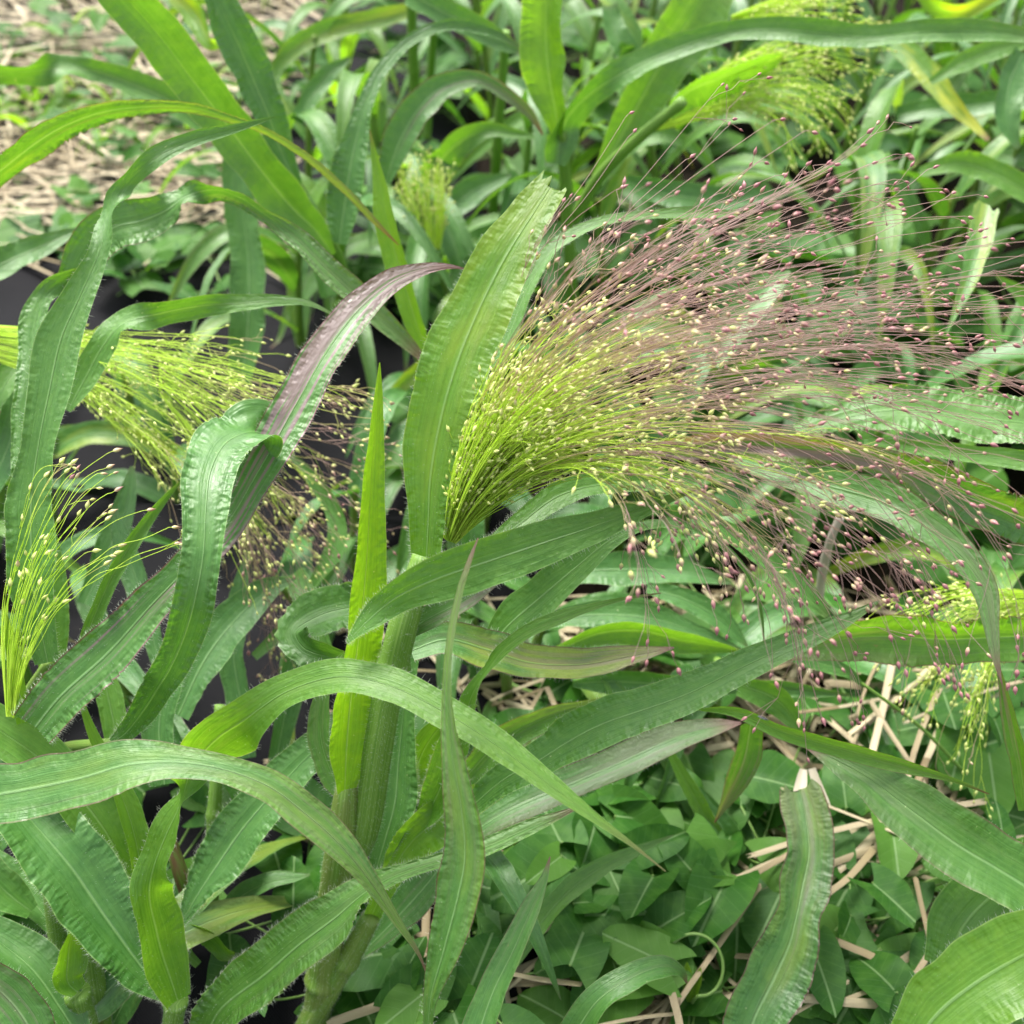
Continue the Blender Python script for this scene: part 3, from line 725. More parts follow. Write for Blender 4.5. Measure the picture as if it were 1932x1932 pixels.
blade(Bp, [(788,1562,20),(815,1520,50),(845,1452,62),(870,1382,52),(892,1310,30),(918,1268,15,60),(950,1226,24),(1000,1190,26),(1060,1165,25),(1110,1148,16),(1170,1132,9),(1248,1119,2)], .605,.50,-.02, tone=.4, purple=.2, tw=25, hair=1.1)
blade(Bp, [(800,1500,30),(788,1452,58),(812,1392,60),(860,1350,28),(900,1330,4)], .63,.61,0, tone=.6, tw=-25, hair=1)
blade(Bp, [(878,1466,56),(940,1402,56),(1022,1358,42),(1112,1328,18),(1190,1308,2)], .64,.65,0, tone=.4, purple=.4, tw=-30, hair=.8)
blade(Bp, [(385,1965,60),(415,1905,84),(500,1838,102),(562,1786,98),(635,1730,88),(690,1682,52,40),(740,1654,34),(838,1622,27),(917,1598,33),(1003,1560,28),(1055,1538,14),(1104,1517,2)], .60,.535,-.03, tone=.28, purple=.25, tw=14, hair=2.2, rip=2.2, crinkle=1.5, wave=.09)
blade(Bp, [(775,1228,44),(840,1207,58),(920,1226,70),(1000,1250,62),(1090,1254,54),(1180,1240,38),(1272,1222,3)], .57,.60,0, tone=.08, purple=.75, yellow=.35, tw=20, hair=1.6, rip=1.0)
# the long blade hanging in front of everything
blade(Bp, [(806,1975,14),(812,1885,26),(838,1790,66),(864,1690,82),(876,1620,84),(870,1530,66),(856,1440,44),(846,1340,20,40),(848,1230,15,40),(866,1120,13),(885,1060,9),(902,1015,2)], .475,.46,-.015, tone=.18, purple=.45, yellow=.12, tw=8, fold=.2, rip=1.0, hair=.2, label='blade hanging in front with a narrow dark tip pointing up')

# ---- left plant with the lime twisted blade
Cp = plant('millet_plant', ground(330, 2010), 'millet plant at lower left with a twisted lime blade and arching tip')
culm(Cp, [(318,2000,36,.60),(325,1940,38,.585),(332,1885,40,.575)], hair=8, nodes=(.95,))
blade(Cp, [(335,1888,44,-25),(318,1830,76,-35),(298,1760,86,-40),(282,1690,72,-35),(290,1635,60,20),(314,1575,56,35),(336,1530,30,60),(346,1502,12,72),(362,1450,60,-45),(405,1402,92,-50),(470,1352,84,-15),(545,1303,62,15),(640,1276,64),(740,1296,66),(850,1350,62),(950,1415,55),(1050,1490,38),(1130,1550,18),(1200,1600,7),(1256,1644,2)],
      .575,.455,-.02, tone=.55, purple=.2, tw=18, fold=.22, hair=.6, rip=.5)
blade(Cp, [(328,1888,16),(280,1840,76),(210,1745,124),(140,1645,134),(70,1562,124),(0,1480,96),(-60,1420,40)], .575,.57,-.01, tone=.05, purple=.03, tw=14, hair=2.4, rip=1.6, fold=.3, crinkle=1.2)
blade(Cp, [(268,1694,6),(240,1645,52),(195,1562,86),(130,1482,92),(60,1420,88),(-30,1360,80),(-120,1310,40)], .59,.55,0, tone=.45, tw=10, hair=.3, rip=.3, fold=.2)
blade(Cp, [(272,1695,16),(264,1625,44),(243,1540,42),(207,1450,29),(176,1390,19),(152,1320,9),(138,1259,2)], .585,.565,0, tone=.7, tw=-25, hair=.3, rip=.3)
blade(Cp, [(342,1742,14),(372,1690,44),(412,1630,84),(455,1568,94),(505,1508,88),(560,1448,76),(608,1400,58),(650,1345,30)], .61,.62,0, tone=.08, tw=16, hair=2.0, rip=2.0, crinkle=1.4)
blade(Cp, [(375,1820,14),(350,1790,22),(352,1755,24,-30),(395,1765,26,-60),(425,1795,22,-60),(438,1810,6)], .62,.63,0, tone=.55, tw=15)
blade(Cp, [(405,1760,10),(445,1700,34),(505,1665,34),(560,1655,16),(585,1650,3)], .66,.67,0, tone=.1, tw=20)
culm(Cp, [(395,1760,30,.66),(402,1600,28,.645),(405,1520,26,.635),(410,1430,22,.63),(415,1330,20,.63)], nodes=(.55,), hair=3)
culm(Cp, [(385,1745,34,.675),(362,1698,34,.665),(340,1645,28,.655),(318,1570,20,.65)], name='stem', brown=1.0)

# ---- bottom-left corner plant
Dp = plant('millet_plant', ground(150, 2040), 'millet plant in the bottom left corner with a folded lime sheath')
culm(Dp, [(178,2000,44,.60),(160,1930,46,.585),(145,1870,42,.575)], hair=6, nodes=(.95,))
culm(Dp, [(195,2000,36,.62),(188,1900,38,.61),(176,1825,36,.60),(165,1750,30,.59)], hair=5, nodes=(.55,))
culm(Dp, [(120,1850,30,.62),(108,1760,34,.61),(98,1680,32,.60),(90,1610,26,.60)], hair=6)
blade(Dp, [(146,1872,34),(128,1852,54,-20),(130,1800,52,-40),(140,1752,22,-40),(146,1735,4)], .57,.57,0, tone=.7, tw=-30, hair=1.5, rip=.4)
blade(Dp, [(150,1960,40),(115,1905,78),(65,1835,92),(10,1785,84),(-60,1740,50)], .57,.57,0, tone=.08, tw=18, hair=1.5, rip=1.0)
blade(Dp, [(80,1985,80),(40,1915,96),(-10,1860,84),(-70,1810,50)], .55,.54,0, tone=.15, purple=.7, tw=15, hair=1)
blade(Dp, [(120,1780,20),(70,1710,50),(20,1660,56),(-40,1600,30)], .65,.66,0, tone=.15, tw=15, hair=1)
blade(Dp, [(60,1720,30),(20,1690,60),(-30,1640,60)], .64,.63,0, tone=.2, tw=10)

# ---- the left plant with the long leaves and the small clean panicle
Ep = plant('millet_plant', ground(70, 1560), 'millet plant at left edge with long purple flushed leaf and small sharp panicle')
blade(Ep, [(66,1372,80),(110,1318,98),(200,1235,92),(285,1142,76),(350,1075,64),(420,1000,66),(490,885,76),(555,768,80),(618,662,76),(680,582,60),(740,532,44),(800,508,24),(845,503,10),(882,508,2)], .53,.60,-.03, tone=.15, purple=2.4, tw=14, hair=2.0, rip=1.8, crinkle=1.3, fold=.3)
blade(Ep, [(212,1402,18),(238,1382,34),(290,1312,58),(335,1232,66),(365,1142,74),(383,1050,76),(388,960,86),(396,890,100),(425,835,92,35),(475,815,62,62),(502,830,50,-60),(508,868,30,-50),(500,905,6)], .575,.565,0, dk=[.575,.545,.505,.485,.485,.50,.53,.62], tone=.12, purple=.1, tw=12, hair=.8, rip=2.0, crinkle=1.6, fold=.2)
blade(Ep, [(90,1250,40),(66,1120,76),(58,1000,84),(60,920,76),(72,840,60),(92,740,74),(115,640,76),(150,560,56),(185,480,38),(210,400,16,70),(238,345,28,-30),(300,293,34),(370,262,28),(440,243,17),(522,220,2)], .56,.62,-.02, tone=.2, purple=.05, tw=10, hair=.6, rip=1.0, fold=.3)
blade(Ep, [(140,1260,22),(178,1162,26),(214,1082,27),(265,1000,24),(318,932,12),(345,905,2)], .58,.60,0, tone=.35, tw=-20, hair=.8)
blade(Ep, [(128,775,12),(160,715,46),(195,652,46),(232,612,34,50),(300,592,46,-20),(380,577,42,-15),(455,572,31),(530,567,19),(582,572,10),(635,597,3)], .64,.66,0, tone=.3, tw=14, fold=.25, hair=.4)
blade(Ep, [(225,1425,46),(212,1350,48),(195,1275,38),(180,1200,20)], .63,.64,0, tone=.4, tw=-20)
blade(Ep, [(335,1350,50),(388,1242,78),(450,1162,72),(512,1110,42),(556,1094,3)], .67,.70,0, tone=.02, purple=.1, tw=18, hair=.2)
blade(Ep, [(38,900,30),(48,770,42),(60,680,46),(65,610,48),(84,560,36),(124,525,30,-40),(168,504,8,-40)], .64,.68,0, tone=.2, tw=15, rip=1.8, crinkle=1.5)
blade(Ep, [(310,1480,44),(300,1370,58),(318,1280,56),(345,1180,40),(365,1090,18)], .63,.65,0, tone=.05, tw=15, hair=.8)
blade(Ep, [(90,1300,40),(95,1150,60),(82,1020,44),(60,930,24)], .63,.62,0, tone=.35, tw=-20)
culm(Ep, [(60,1560,34,.72),(62,1450,36,.66),(70,1350,38,.60)], hair=4)
stalk_to(Ep, Ep.location, at(90,1250,.60)); stalk_to(Ep, Ep.location, at(215,1400,.60))
blade(Ep, [(40,1365,20),(28,1280,26),(20,1220,20),(12,1160,4)], .56,.56,0, tone=.85, tw=-30, rip=.2)
fanE = [[(12,1352),(2,1200),(15,1080),(45,970),(80,890),(118,875)],
        [(16,1352),(22,1210),(50,1090),(95,990),(150,900),(205,855)],
        [(20,1352),(40,1220),(75,1110),(125,1030),(200,960),(280,930)],
        [(26,1355),(48,1270),(95,1180),(160,1110),(240,1065),(325,1035)]]
panicle(Ep, fanE, [.555,.55,.55,.545,.545,.545], .012, 46, 41, s_lo=.3, s_hi=1.0, spk=(1,2), ripe=(.1,.62), r=.00031, size=.0048, ped=(.006,.02), wander=.05, tint=.42, edge_pow=.75)

blade(Ep, [(470,1430,30),(455,1330,44),(440,1230,46),(452,1130,34),(470,1040,10)], .72,.74,0, tone=.02, tw=25)
blade(Ep, [(520,1440,30),(540,1330,46),(560,1220,44),(600,1120,20),(640,1060,3)], .72,.74,0, tone=.05, tw=-20)
blade(Ep, [(300,1250,24),(270,1130,46),(235,1030,40),(215,960,10)], .70,.72,0, tone=.02, tw=20)
blade(Ep, [(480,1240,16),(560,1160,30),(640,1000,36),(590,900,24),(540,850,4)], .76,.78,0, tone=.2, tw=20)
blade(Ep, [(160,1140,26),(205,1040,46),(240,950,40),(250,880,8)], .72,.74,0, tone=.05, tw=20)
# ---- plant entering from the left whose green panicle sprays to the right
Fp = plant('millet_plant', ground(-200, 900), 'millet plant entering from left edge with pale green panicle spraying right')
fanF = [[(-40,612),(100,622),(240,632),(400,640),(540,650),(680,640)],
        [(-40,625),(100,640),(250,662),(410,690),(560,720),(720,720)],
        [(-40,640),(100,662),(240,700),(390,750),(530,810),(700,860)],
        [(-40,655),(90,690),(210,740),(330,830),(450,930),(560,1080)],
        [(-40,670),(80,715),(180,770),(270,850),(340,950),(390,1100)]]
panicle(Fp, fanF, [.70,.69,.68,.67,.66,.65], .03, 80, 51, s_lo=.45, s_hi=1.05, spk=(6,12), ripe=(.0,.42), r=.00034, ped=(.008,.03), wander=.14, tint=.55, droop=.03, singles=200)
fanF2 = [[(300,660),(430,720),(560,760),(700,760),(800,740)],[(300,700),(420,790),(540,880),(660,960),(740,1020)],[(300,740),(400,850),(480,980),(530,1110),(560,1230)],[(300,740),(370,850),(420,960),(450,1080),(470,1200)]]
panicle(Fp, fanF2, [.68,.69,.70,.71,.72], .03, 62, 52, s_lo=.5, s_hi=1.05, spk=(7,13), size=.0042, ripe=(.25,.7), r=.00026, ped=(.008,.03), wander=.16, tint=.95, droop=.05, singles=60)
culm(Fp, [(-200,900,30,1.0),(-160,720,26,.80),(-40,640,22,.70)])
blade(Fp, [(120,560,40),(165,480,70),(212,432,82),(265,418,80),(315,396,56),(346,374,24,60),(400,358,32,-45),(450,372,29,-40),(500,405,26,-25),(560,450,36),(620,510,46),(690,575,44),(760,640,30),(810,690,4)], .68,.70,-.02, tone=.22, purple=.35, tw=16, rip=1.4, crinkle=1.3)
blade(Fp, [(-40,520,52),(20,490,50),(75,465,42),(125,443,20),(155,430,3)], .80,.85,0, tone=.15, tw=15)
blade(Fp, [(-30,345,46),(60,275,50),(130,235,44),(210,208,36),(290,201,25),(370,205,20),(440,225,15),(500,247,14),(580,297,15),(650,357,14),(705,415,11),(752,462,2)], .70,.72,-.02, tone=.3, purple=.5, yellow=.15, tw=-35, rip=2.2, crinkle=1.6, wave=.12, fold=.1)
blade(Fp, [(820,690,26),(790,620,34),(770,555,40),(746,480,44),(732,420,40),(715,330,22),(698,244,2)], .75,.72,0, tone=.85, purple=.2, tw=-35)
blade(Fp, [(-40,800,30),(0,740,44),(30,690,40),(45,640,20)], .72,.74,0, tone=.3, tw=20)
blade(Fp, [(-30,930,60),(10,860,60),(30,770,40),(20,700,10)], .74,.74,0, tone=.02, tw=20)

# ---- upper left plant with the two broad upright blades
Gp = plant('millet_plant', ground(660, 560), 'millet plant at upper left with two broad upright leaves before the straw')
culm(Gp, [(670,640,24,1.1),(655,560,24,1.02),(640,490,22,.95),(612,440,20,.90)], nodes=(.6,))
blade(Gp, [(628,480,14),(596,436,46),(545,385,76),(484,310,80),(424,230,84),(362,150,88),(302,70,88),(240,0,88),(180,-60,60)], .90,.72,0, tone=.32, purple=.05, tw=-5, rip=.4, fold=.35, crinkle=.4)
blade(Gp, [(560,350,18),(530,285,44),(497,195,66),(455,95,76),(412,5,62),(380,-60,40)], .88,.80,0, tone=.08, purple=.05, tw=18, rip=1.5, crinkle=1.3)
blade(Gp, [(455,720,40),(466,640,60),(470,520,62),(458,400,60),(446,290,48),(440,230,20)], .98,.95,0, tone=.12, tw=15)
blade(Gp, [(420,80,8),(398,78,24),(372,32,36),(335,-10,32),(300,-50,20)], .95,.98,0, tone=.85, yellow=.3, tw=-35)
blade(Gp, [(440,270,40),(372,225,46),(310,185,52),(240,155,46),(180,135,38),(120,128,32,50),(60,134,42,-40),(-20,134,40,-30),(-60,130,20)], .95,.85,0, tone=.25, tw=15)
blade(Gp, [(620,560,30),(600,480,40),(590,420,36),(560,350,20)], 1.02,1.0,0, tone=.1, tw=15)

# ---- upper middle plants
Hp = plant('millet_plant', ground(730, 420), 'millet plant at upper middle with arching leaves, one striped purple')
culm(Hp, [(785,260,22,1.3),(782,160,21,1.22),(778,70,19,1.16),(775,-20,18,1.1)], nodes=(.5,))
culm(Hp, [(930,400,19,1.25),(940,250,19,1.12),(950,120,18,1.05),(955,60,16,1.02)], nodes=(.45,))
culm(Hp, [(805,260,16,1.35),(812,150,16,1.3),(818,60,14,1.22)])
blade(Hp, [(640,460,30),(648,400,62),(662,310,58),(685,215,34),(720,132,24),(780,72,21),(850,48,19),(920,60,18),(985,90,6)], .90,.92,-.03, tone=.08, tw=20, rip=2.0, crinkle=1.4)
blade(Hp, [(728,345,20),(740,305,44),(758,258,60),(792,203,56),(842,160,42),(900,150,29),(950,176,25),(1000,216,17),(1024,255,3)], .92,.95,-.03, tone=.1, purple=.75, tw=18, rip=.7)
blade(Hp, [(770,-15,46),(830,20,48),(900,55,42),(960,86,26),(992,102,4)], .95,1.0,0, tone=.12, purple=.2, tw=20)
blade(Hp, [(505,150,20),(560,88,36),(640,52,38),(740,30,32),(810,5,10)], 1.15,1.15,0, tone=.4, purple=.3, yellow=.2, tw=10)
blade(Hp, [(810,340,30),(828,305,52,-40),(866,268,46,-20),(920,246,29),(970,252,17),(1032,263,3)], 1.0,1.0,0, tone=.35, tw=20)
blade(Hp, [(768,280,10),(810,300,15),(870,322,3)], .98,1.0,0, tone=.1, tw=15)
blade(Hp, [(845,400,40),(890,362,50),(935,342,26),(965,330,4)], 1.08,1.08,0, tone=.05, tw=15)
blade(Hp, [(880,560,30),(860,470,50),(830,400,44),(800,330,20)], 1.08,1.08,0, tone=.05, tw=15)
blade(Hp, [(560,230,24),(590,180,34),(620,140,30),(660,110,8)], 1.1,1.1,0, tone=.1, tw=15)
fanH = [[(800,470),(770,410),(745,350),(730,300)],[(810,470),(795,400),(780,330),(770,280)],[(820,470),(820,400),(815,330),(815,285)],[(830,470),(840,410),(842,350),(840,310)]]
panicle(Hp, fanH, [1.0,.99,.98,.97], .02, 70, 61, s_lo=.5, s_hi=1.0, spk=(6,10), ripe=(-.05,.25), r=.0004, ped=(.004,.014), wander=.15, tint=.3, singles=0)

# ---- top centre plant: upright folded leaf, thick leaning culm
Ip = plant('millet_plant', ground(1075, 640), 'millet plant at top centre with upright cupped leaf and long leaf reaching right')
culm(Ip, [(1085,640,24,1.15),(1078,530,23,1.06),(1070,400,23,.98),(1063,290,24,.92),(1058,250,22,.90)], nodes=(.78,))
culm(Ip, [(1080,420,24,1.0),(1130,335,23,.95),(1200,265,22,.90),(1290,190,20,.86)], nodes=(.97,))
blade(Ip, [(1056,262,14),(1048,205,50),(1034,125,76),(1028,55,78),(1032,-10,72),(1036,-70,50)], .90,.84,0, tone=.65, tw=-25, rip=.9, fold=.55, crinkle=.9)
blade(Ip, [(1050,310,36),(1064,235,46,-50),(1108,182,42,-30),(1190,130,46),(1280,90,44),(1370,62,36),(1450,55,40),(1550,62,46),(1640,70,40),(1740,60,40),(1850,60,36),(1970,72,20)], .91,.80,-.02, tone=.22, tw=20, rip=.4, purple=.1)
blade(Ip, [(1125,345,24),(1178,245,68),(1240,132,92),(1310,22,110),(1350,-40,90)], .98,.95,0, tone=.42, tw=-15, rip=.3)
blade(Ip, [(1260,200,30),(1320,160,52),(1400,130,56),(1450,115,30),(1480,105,5)], .90,.92,0, tone=.45, tw=-55)
blade(Ip, [(1180,340,20),(1230,360,42),(1320,375,50),(1430,370,30),(1500,365,5)], 1.02,1.02,0, tone=.05, tw=15)
blade(Ip, [(1000,420,20),(960,460,40),(900,500,44),(850,540,20)], 1.05,1.05,0, tone=.1, tw=15)
blade(Ip, [(1165,90,30),(1190,110,46),(1160,60,40),(1150,10,30)], 1.1,1.1,0, tone=.1, tw=15)
fanI = [[(1230,240),(1330,150),(1450,90),(1580,60),(1700,60)],[(1230,242),(1340,180),(1460,140),(1570,130),(1660,170)],[(1230,246),(1340,205),(1450,185),(1540,220),(1600,300)],[(1230,250),(1330,225),(1420,205),(1480,240),(1510,310)]]
panicle(Ip, fanI, [.96,.95,.94,.93,.93], .025, 90, 71, s_lo=.35, s_hi=1.0, spk=(7,11), ripe=(-.05,.25), r=.0005, ped=(.006,.018), wander=.1, tint=.3, singles=0, size=.0044)
fanI2 = [[(1380,30),(1450,0),(1530,-20),(1620,-40)],[(1380,34),(1460,20),(1550,10),(1640,10)],[(1380,40),(1460,40),(1540,50),(1620,70)]]
panicle(Ip, fanI2, [.98,.97,.96,.95], .02, 40, 72, s_lo=.4, s_hi=1.0, spk=(7,11), ripe=(-.05,.3), r=.0005, ped=(.006,.018), tint=.3, singles=0, size=.0044)

# ---- right plant behind the panicle
Jp = plant('millet_plant', ground(2050, 900), 'millet plant at right edge with crinkled and brown flushed leaves under the purple spray')
blade(Jp, [(2000,1010,60),(1925,975,86),(1855,947,90),(1780,914,80),(1700,880,62),(1600,856,48),(1500,845,54),(1400,836,50),(1300,842,44),(1232,843,26),(1180,850,4)], .60,.62,-.03, tone=.1, purple=1.3, tw=-20, rip=2.2, crinkle=1.6, wave=.14, yellow=.2)
blade(Jp, [(1375,862,16),(1450,885,50),(1560,915,66),(1660,945,72),(1750,995,66),(1820,1055,54),(1855,1110,45),(1868,1170,30),(1878,1240,14),(1890,1290,2)], .62,.52,-.02, tone=.18, purple=.5, tw=14, rip=.5)
blade(Jp, [(1500,812,26),(1620,782,62),(1720,772,88),(1830,788,90),(1960,800,92),(2060,800,60)], .70,.66,0, tone=.3, tw=25, rip=2.5, fold=.2, wave=.15, crinkle=1.5)
blade(Jp, [(1630,835,14),(1740,845,28),(1850,860,34),(1960,872,40)], .66,.64,0, tone=.35, tw=10)
blade(Jp, [(1785,628,5),(1805,582,15),(1825,530,32),(1845,460,43),(1858,396,46)], .74,.78,0, tone=.2, yellow=.3, tw=15, cut=True)
blade(Jp, [(1345,690,36),(1390,612,62),(1450,542,52),(1490,512,6)], .80,.82,0, tone=.15, tw=15)
blade(Jp, [(1690,80,36),(1750,140,42),(1800,200,28),(1865,265,8)], 1.05,1.0,0, tone=.6, yellow=.9, purple=.3, tw=10)
blade(Jp, [(1690,218,30),(1800,202,40),(1932,190,36),(2000,185,20)], 1.1,1.05,0, tone=.1, tw=20)
blade(Jp, [(1755,155,12),(1830,112,38),(1905,84,36),(1990,60,20)], 1.0,1.0,0, tone=.4, tw=10)
blade(Jp, [(1735,325,18),(1815,308,40),(1880,330,44),(1945,365,44),(2000,400,30)], .95,.93,0, tone=.5, tw=15)
blade(Jp, [(1930,100,46),(1905,160,50),(1900,230,40),(1920,280,10)], 1.0,1.0,0, tone=.05, tw=20)
blade(Jp, [(1735,-20,20),(1770,15,30),(1820,20,26),(1890,-20,20)], 1.1,1.1,0, tone=.8, yellow=.4, tw=-20)
blade(Jp, [(1930,690,40),(1960,620,50),(1930,560,30),(1880,520,5)], .9,.9,0, tone=.4, tw=15)
stalk_to(Jp, Jp.location, at(2000,1010,.60))

# ---- right middle: lime leaf with its own young panicle
Kp = plant('millet_plant', ground(2020, 1420), 'millet plant at right edge with a broad lime leaf and short yellow-green panicle')
blade(Kp, [(2010,1200,60),(1932,1200,76),(1790,1206,84),(1690,1200,92),(1605,1205,74),(1530,1222,42),(1470,1245,4)], .64,.63,0, tone=.5, purple=.4, tw=-25, rip=1.8, crinkle=1.4, wave=.12)
blade(Kp, [(1465,1232,10),(1540,1250,32),(1600,1270,20),(1630,1296,4)], .68,.70,0, tone=.1, tw=15)
blade(Kp, [(1935,1530,24),(1925,1450,30),(1906,1360,28),(1890,1285,12),(1880,1240,2)], .56,.54,0, tone=.45, purple=.9, tw=-20)
culm(Kp, [(1850,1490,7,.74),(1740,1375,7,.72),(1635,1296,6,.70),(1600,1270,5,.70)], sides=8)
fanK = [[(2010,1120),(1900,1110),(1800,1100),(1720,1110),(1660,1140)],[(2010,1130),(1900,1140),(1800,1160),(1730,1210),(1680,1290)],[(2010,1140),(1910,1160),(1840,1210),(1790,1290),(1760,1380)],[(2010,1145),(1930,1190),(1880,1260),(1860,1360),(1850,1450)]]
panicle(Kp, fanK, [.69,.685,.68,.675,.67], .02, 85, 81, s_lo=.4, s_hi=1.0, spk=(5,9), ripe=(-.05,.32), r=.00036, ped=(.006,.02), wander=.1, tint=.4, droop=.03, singles=120, size=.0042)
stalk_to(Kp, Kp.location, at(2010,1140,.69))

# ---- mid right blades low behind the large panicle
Lp = plant('millet_plant', ground(960, 1330), 'millet plant behind the central stem with pale arching blades')
blade(Lp, [(930,1215,40),(960,1180,66),(1015,1132,72),(1082,1075,60),(1150,1020,36),(1212,993,20),(1280,990,15),(1330,1005,14),(1380,1045,12),(1415,1090,9),(1435,1150,6),(1442,1215,2)], .60,.60,-.02, tone=.25, tw=16, fold=.3, rip=.4)
blade(Lp, [(1300,985,14),(1340,988,26),(1400,1020,40),(1460,1062,44),(1520,1120,38),(1562,1162,14)], .66,.66,0, tone=.18, tw=16)
blade(Lp, [(1050,1228,18),(1130,1196,36),(1210,1190,46),(1300,1210,40),(1402,1229,3)], .68,.70,0, tone=.5, tw=-35, rip=.3)
blade(Lp, [(1030,1172,28),(1120,1160,46),(1220,1166,50),(1320,1196,30),(1400,1226,3)], .72,.74,0, tone=.05, tw=18)
blade(Lp, [(1000,1110,30),(1090,1080,50),(1180,1075,60),(1290,1080,46),(1380,1100,5)], .76,.78,0, tone=.02, tw=15)
blade(Lp, [(1220,1110,20),(1290,1130,40),(1360,1170,40),(1410,1220,6)], .74,.74,0, tone=.05, tw=15)
blade(Lp, [(725,1150,40),(655,1150,72),(590,1168,86),(556,1192,52,50),(572,1222,56,25),(622,1240,58),(670,1252,40)], .60,.565,0, tone=.22, tw=34, hair=3, rip=2.4, crinkle=1.6)
blade(Lp, [(1130,1260,10),(1180,1330,40),(1260,1420,46),(1310,1520,40),(1330,1570,6)], .74,.74,0, tone=.35, tw=15)
blade(Lp, [(1080,1290,10),(1150,1285,40),(1250,1290,46),(1380,1290,30),(1500,1300,26),(1605,1312,3)], .74,.74,0, tone=.1, tw=-30)
stalk_to(Lp, Lp.location, at(930,1215,.62))

# ---- lower right plant
Mp = plant('millet_plant', ground(2080, 1800), 'millet plant at lower right with broad ribbed leaf running down to the edge')
blade(Mp, [(2030,1740,100),(1965,1692,120),(1880,1640,126),(1800,1590,122),(1720,1530,106),(1640,1470,78),(1572,1432,42),(1520,1408,6)], .56,.60,-.01, tone=.22, purple=.3, tw=14, rip=.7, hair=.3)
blade(Mp, [(1310,1338,3),(1390,1343,19),(1470,1378,26),(1545,1400,33),(1610,1418,33),(1700,1443,25),(1800,1472,9),(1866,1498,2)], .60,.58,-.01, tone=.5, purple=.35, tw=-25, rip=.3)
blade(Mp, [(1402,1985,100),(1425,1918,106),(1463,1842,118),(1490,1780,98),(1503,1725,80),(1514,1672,95),(1526,1610,88),(1520,1545,84),(1508,1488,74)], .60,.66,-.01, tone=.06, purple=.5, tw=12, rip=1.6, wave=.13, crinkle=1.4, cut=True, yellow=.15)
blade(Mp, [(1418,1362,46),(1406,1430,50),(1385,1480,38),(1360,1530,12),(1348,1552,2)], .66,.70,0, tone=.35, purple=.7, tw=-20)
blade(Mp, [(1312,1490,24),(1360,1560,46),(1402,1640,48),(1430,1712,42),(1442,1748,8)], .72,.74,0, tone=.08, tw=15)
blade(Mp, [(1395,1292,36),(1465,1320,52),(1505,1372,22),(1515,1400,4)], .70,.70,0, tone=.35, tw=-20)
blade(Mp, [(1250,1395,8),(1290,1470,26),(1330,1540,30),(1365,1600,20),(1375,1620,3)], .70,.73,0, tone=.55, tw=15)
stalk_to(Mp, Mp.location, at(2030,1740,.57))

Np = plant('millet_plant', ground(1680, 2160), 'millet plant in the bottom right corner with bright yellow ribbed leaf')
blade(Np, [(1700,2010,90),(1768,1915,138),(1850,1850,152),(1960,1788,150),(2060,1740,100)], .50,.49,0, tone=.65, tw=-10, rip=1.1, hair=1.2, fold=.35, crinkle=1.0)
blade(Np, [(1780,1830,70),(1820,1745,122),(1872,1690,132),(1950,1640,110),(2020,1600,60)], .585,.575,0, tone=.3, tw=10, rip=2.2, hair=1.0, crinkle=1.6)
blade(Np, [(1790,2000,60),(1850,1945,80),(1930,1900,90),(2020,1870,60)], .52,.50,0, tone=.3, tw=10, rip=1.0, hair=1.0)
stalk_to(Np, Np.location, at(1700,2010,.50))

Op = plant('grass_clump', ground(930, 2050), 'grass clump at bottom centre with narrow dull blades', None, 'grass')
blade(Op, [(895,1975,66),(930,1872,56),(970,1790,50),(1005,1710,36),(1026,1660,16),(1038,1616,2)], .54,.55,0, tone=.1, purple=.3, tw=15, rip=.2)
blade(Op, [(975,1820,8),(1025,1735,36),(1075,1680,39),(1130,1640,34),(1190,1610,22),(1270,1576,2)], .64,.66,0, tone=.3, tw=12, rip=.2)
blade(Op, [(1070,1975,62),(1128,1888,52),(1190,1846,46),(1250,1824,36),(1285,1834,16),(1296,1855,3)], .58,.60,-.02, tone=.1, purple=.25, tw=15, rip=.3)
blade(Op, [(780,1990,20),(800,1930,30),(812,1880,20),(830,1840,3)], .52,.52,0, tone=.4, tw=15)
# the broad spotted blade that crosses the lower left
blade(Ep, [(-110,1530,100),(-40,1508,110),(60,1488,108),(150,1468,106),(245,1442,94),(335,1438,62),(425,1452,50),(510,1485,60),(580,1538,64),(640,1592,58),(690,1652,34),(742,1728,18),(790,1800,7),(806,1840,2)], .50,.52,-.02, tone=.12, purple=.35, yellow=.1, tw=14, rip=.4, fold=.18, wave=.09, label='broad spotted blade crossing the lower left with a dry torn tip')
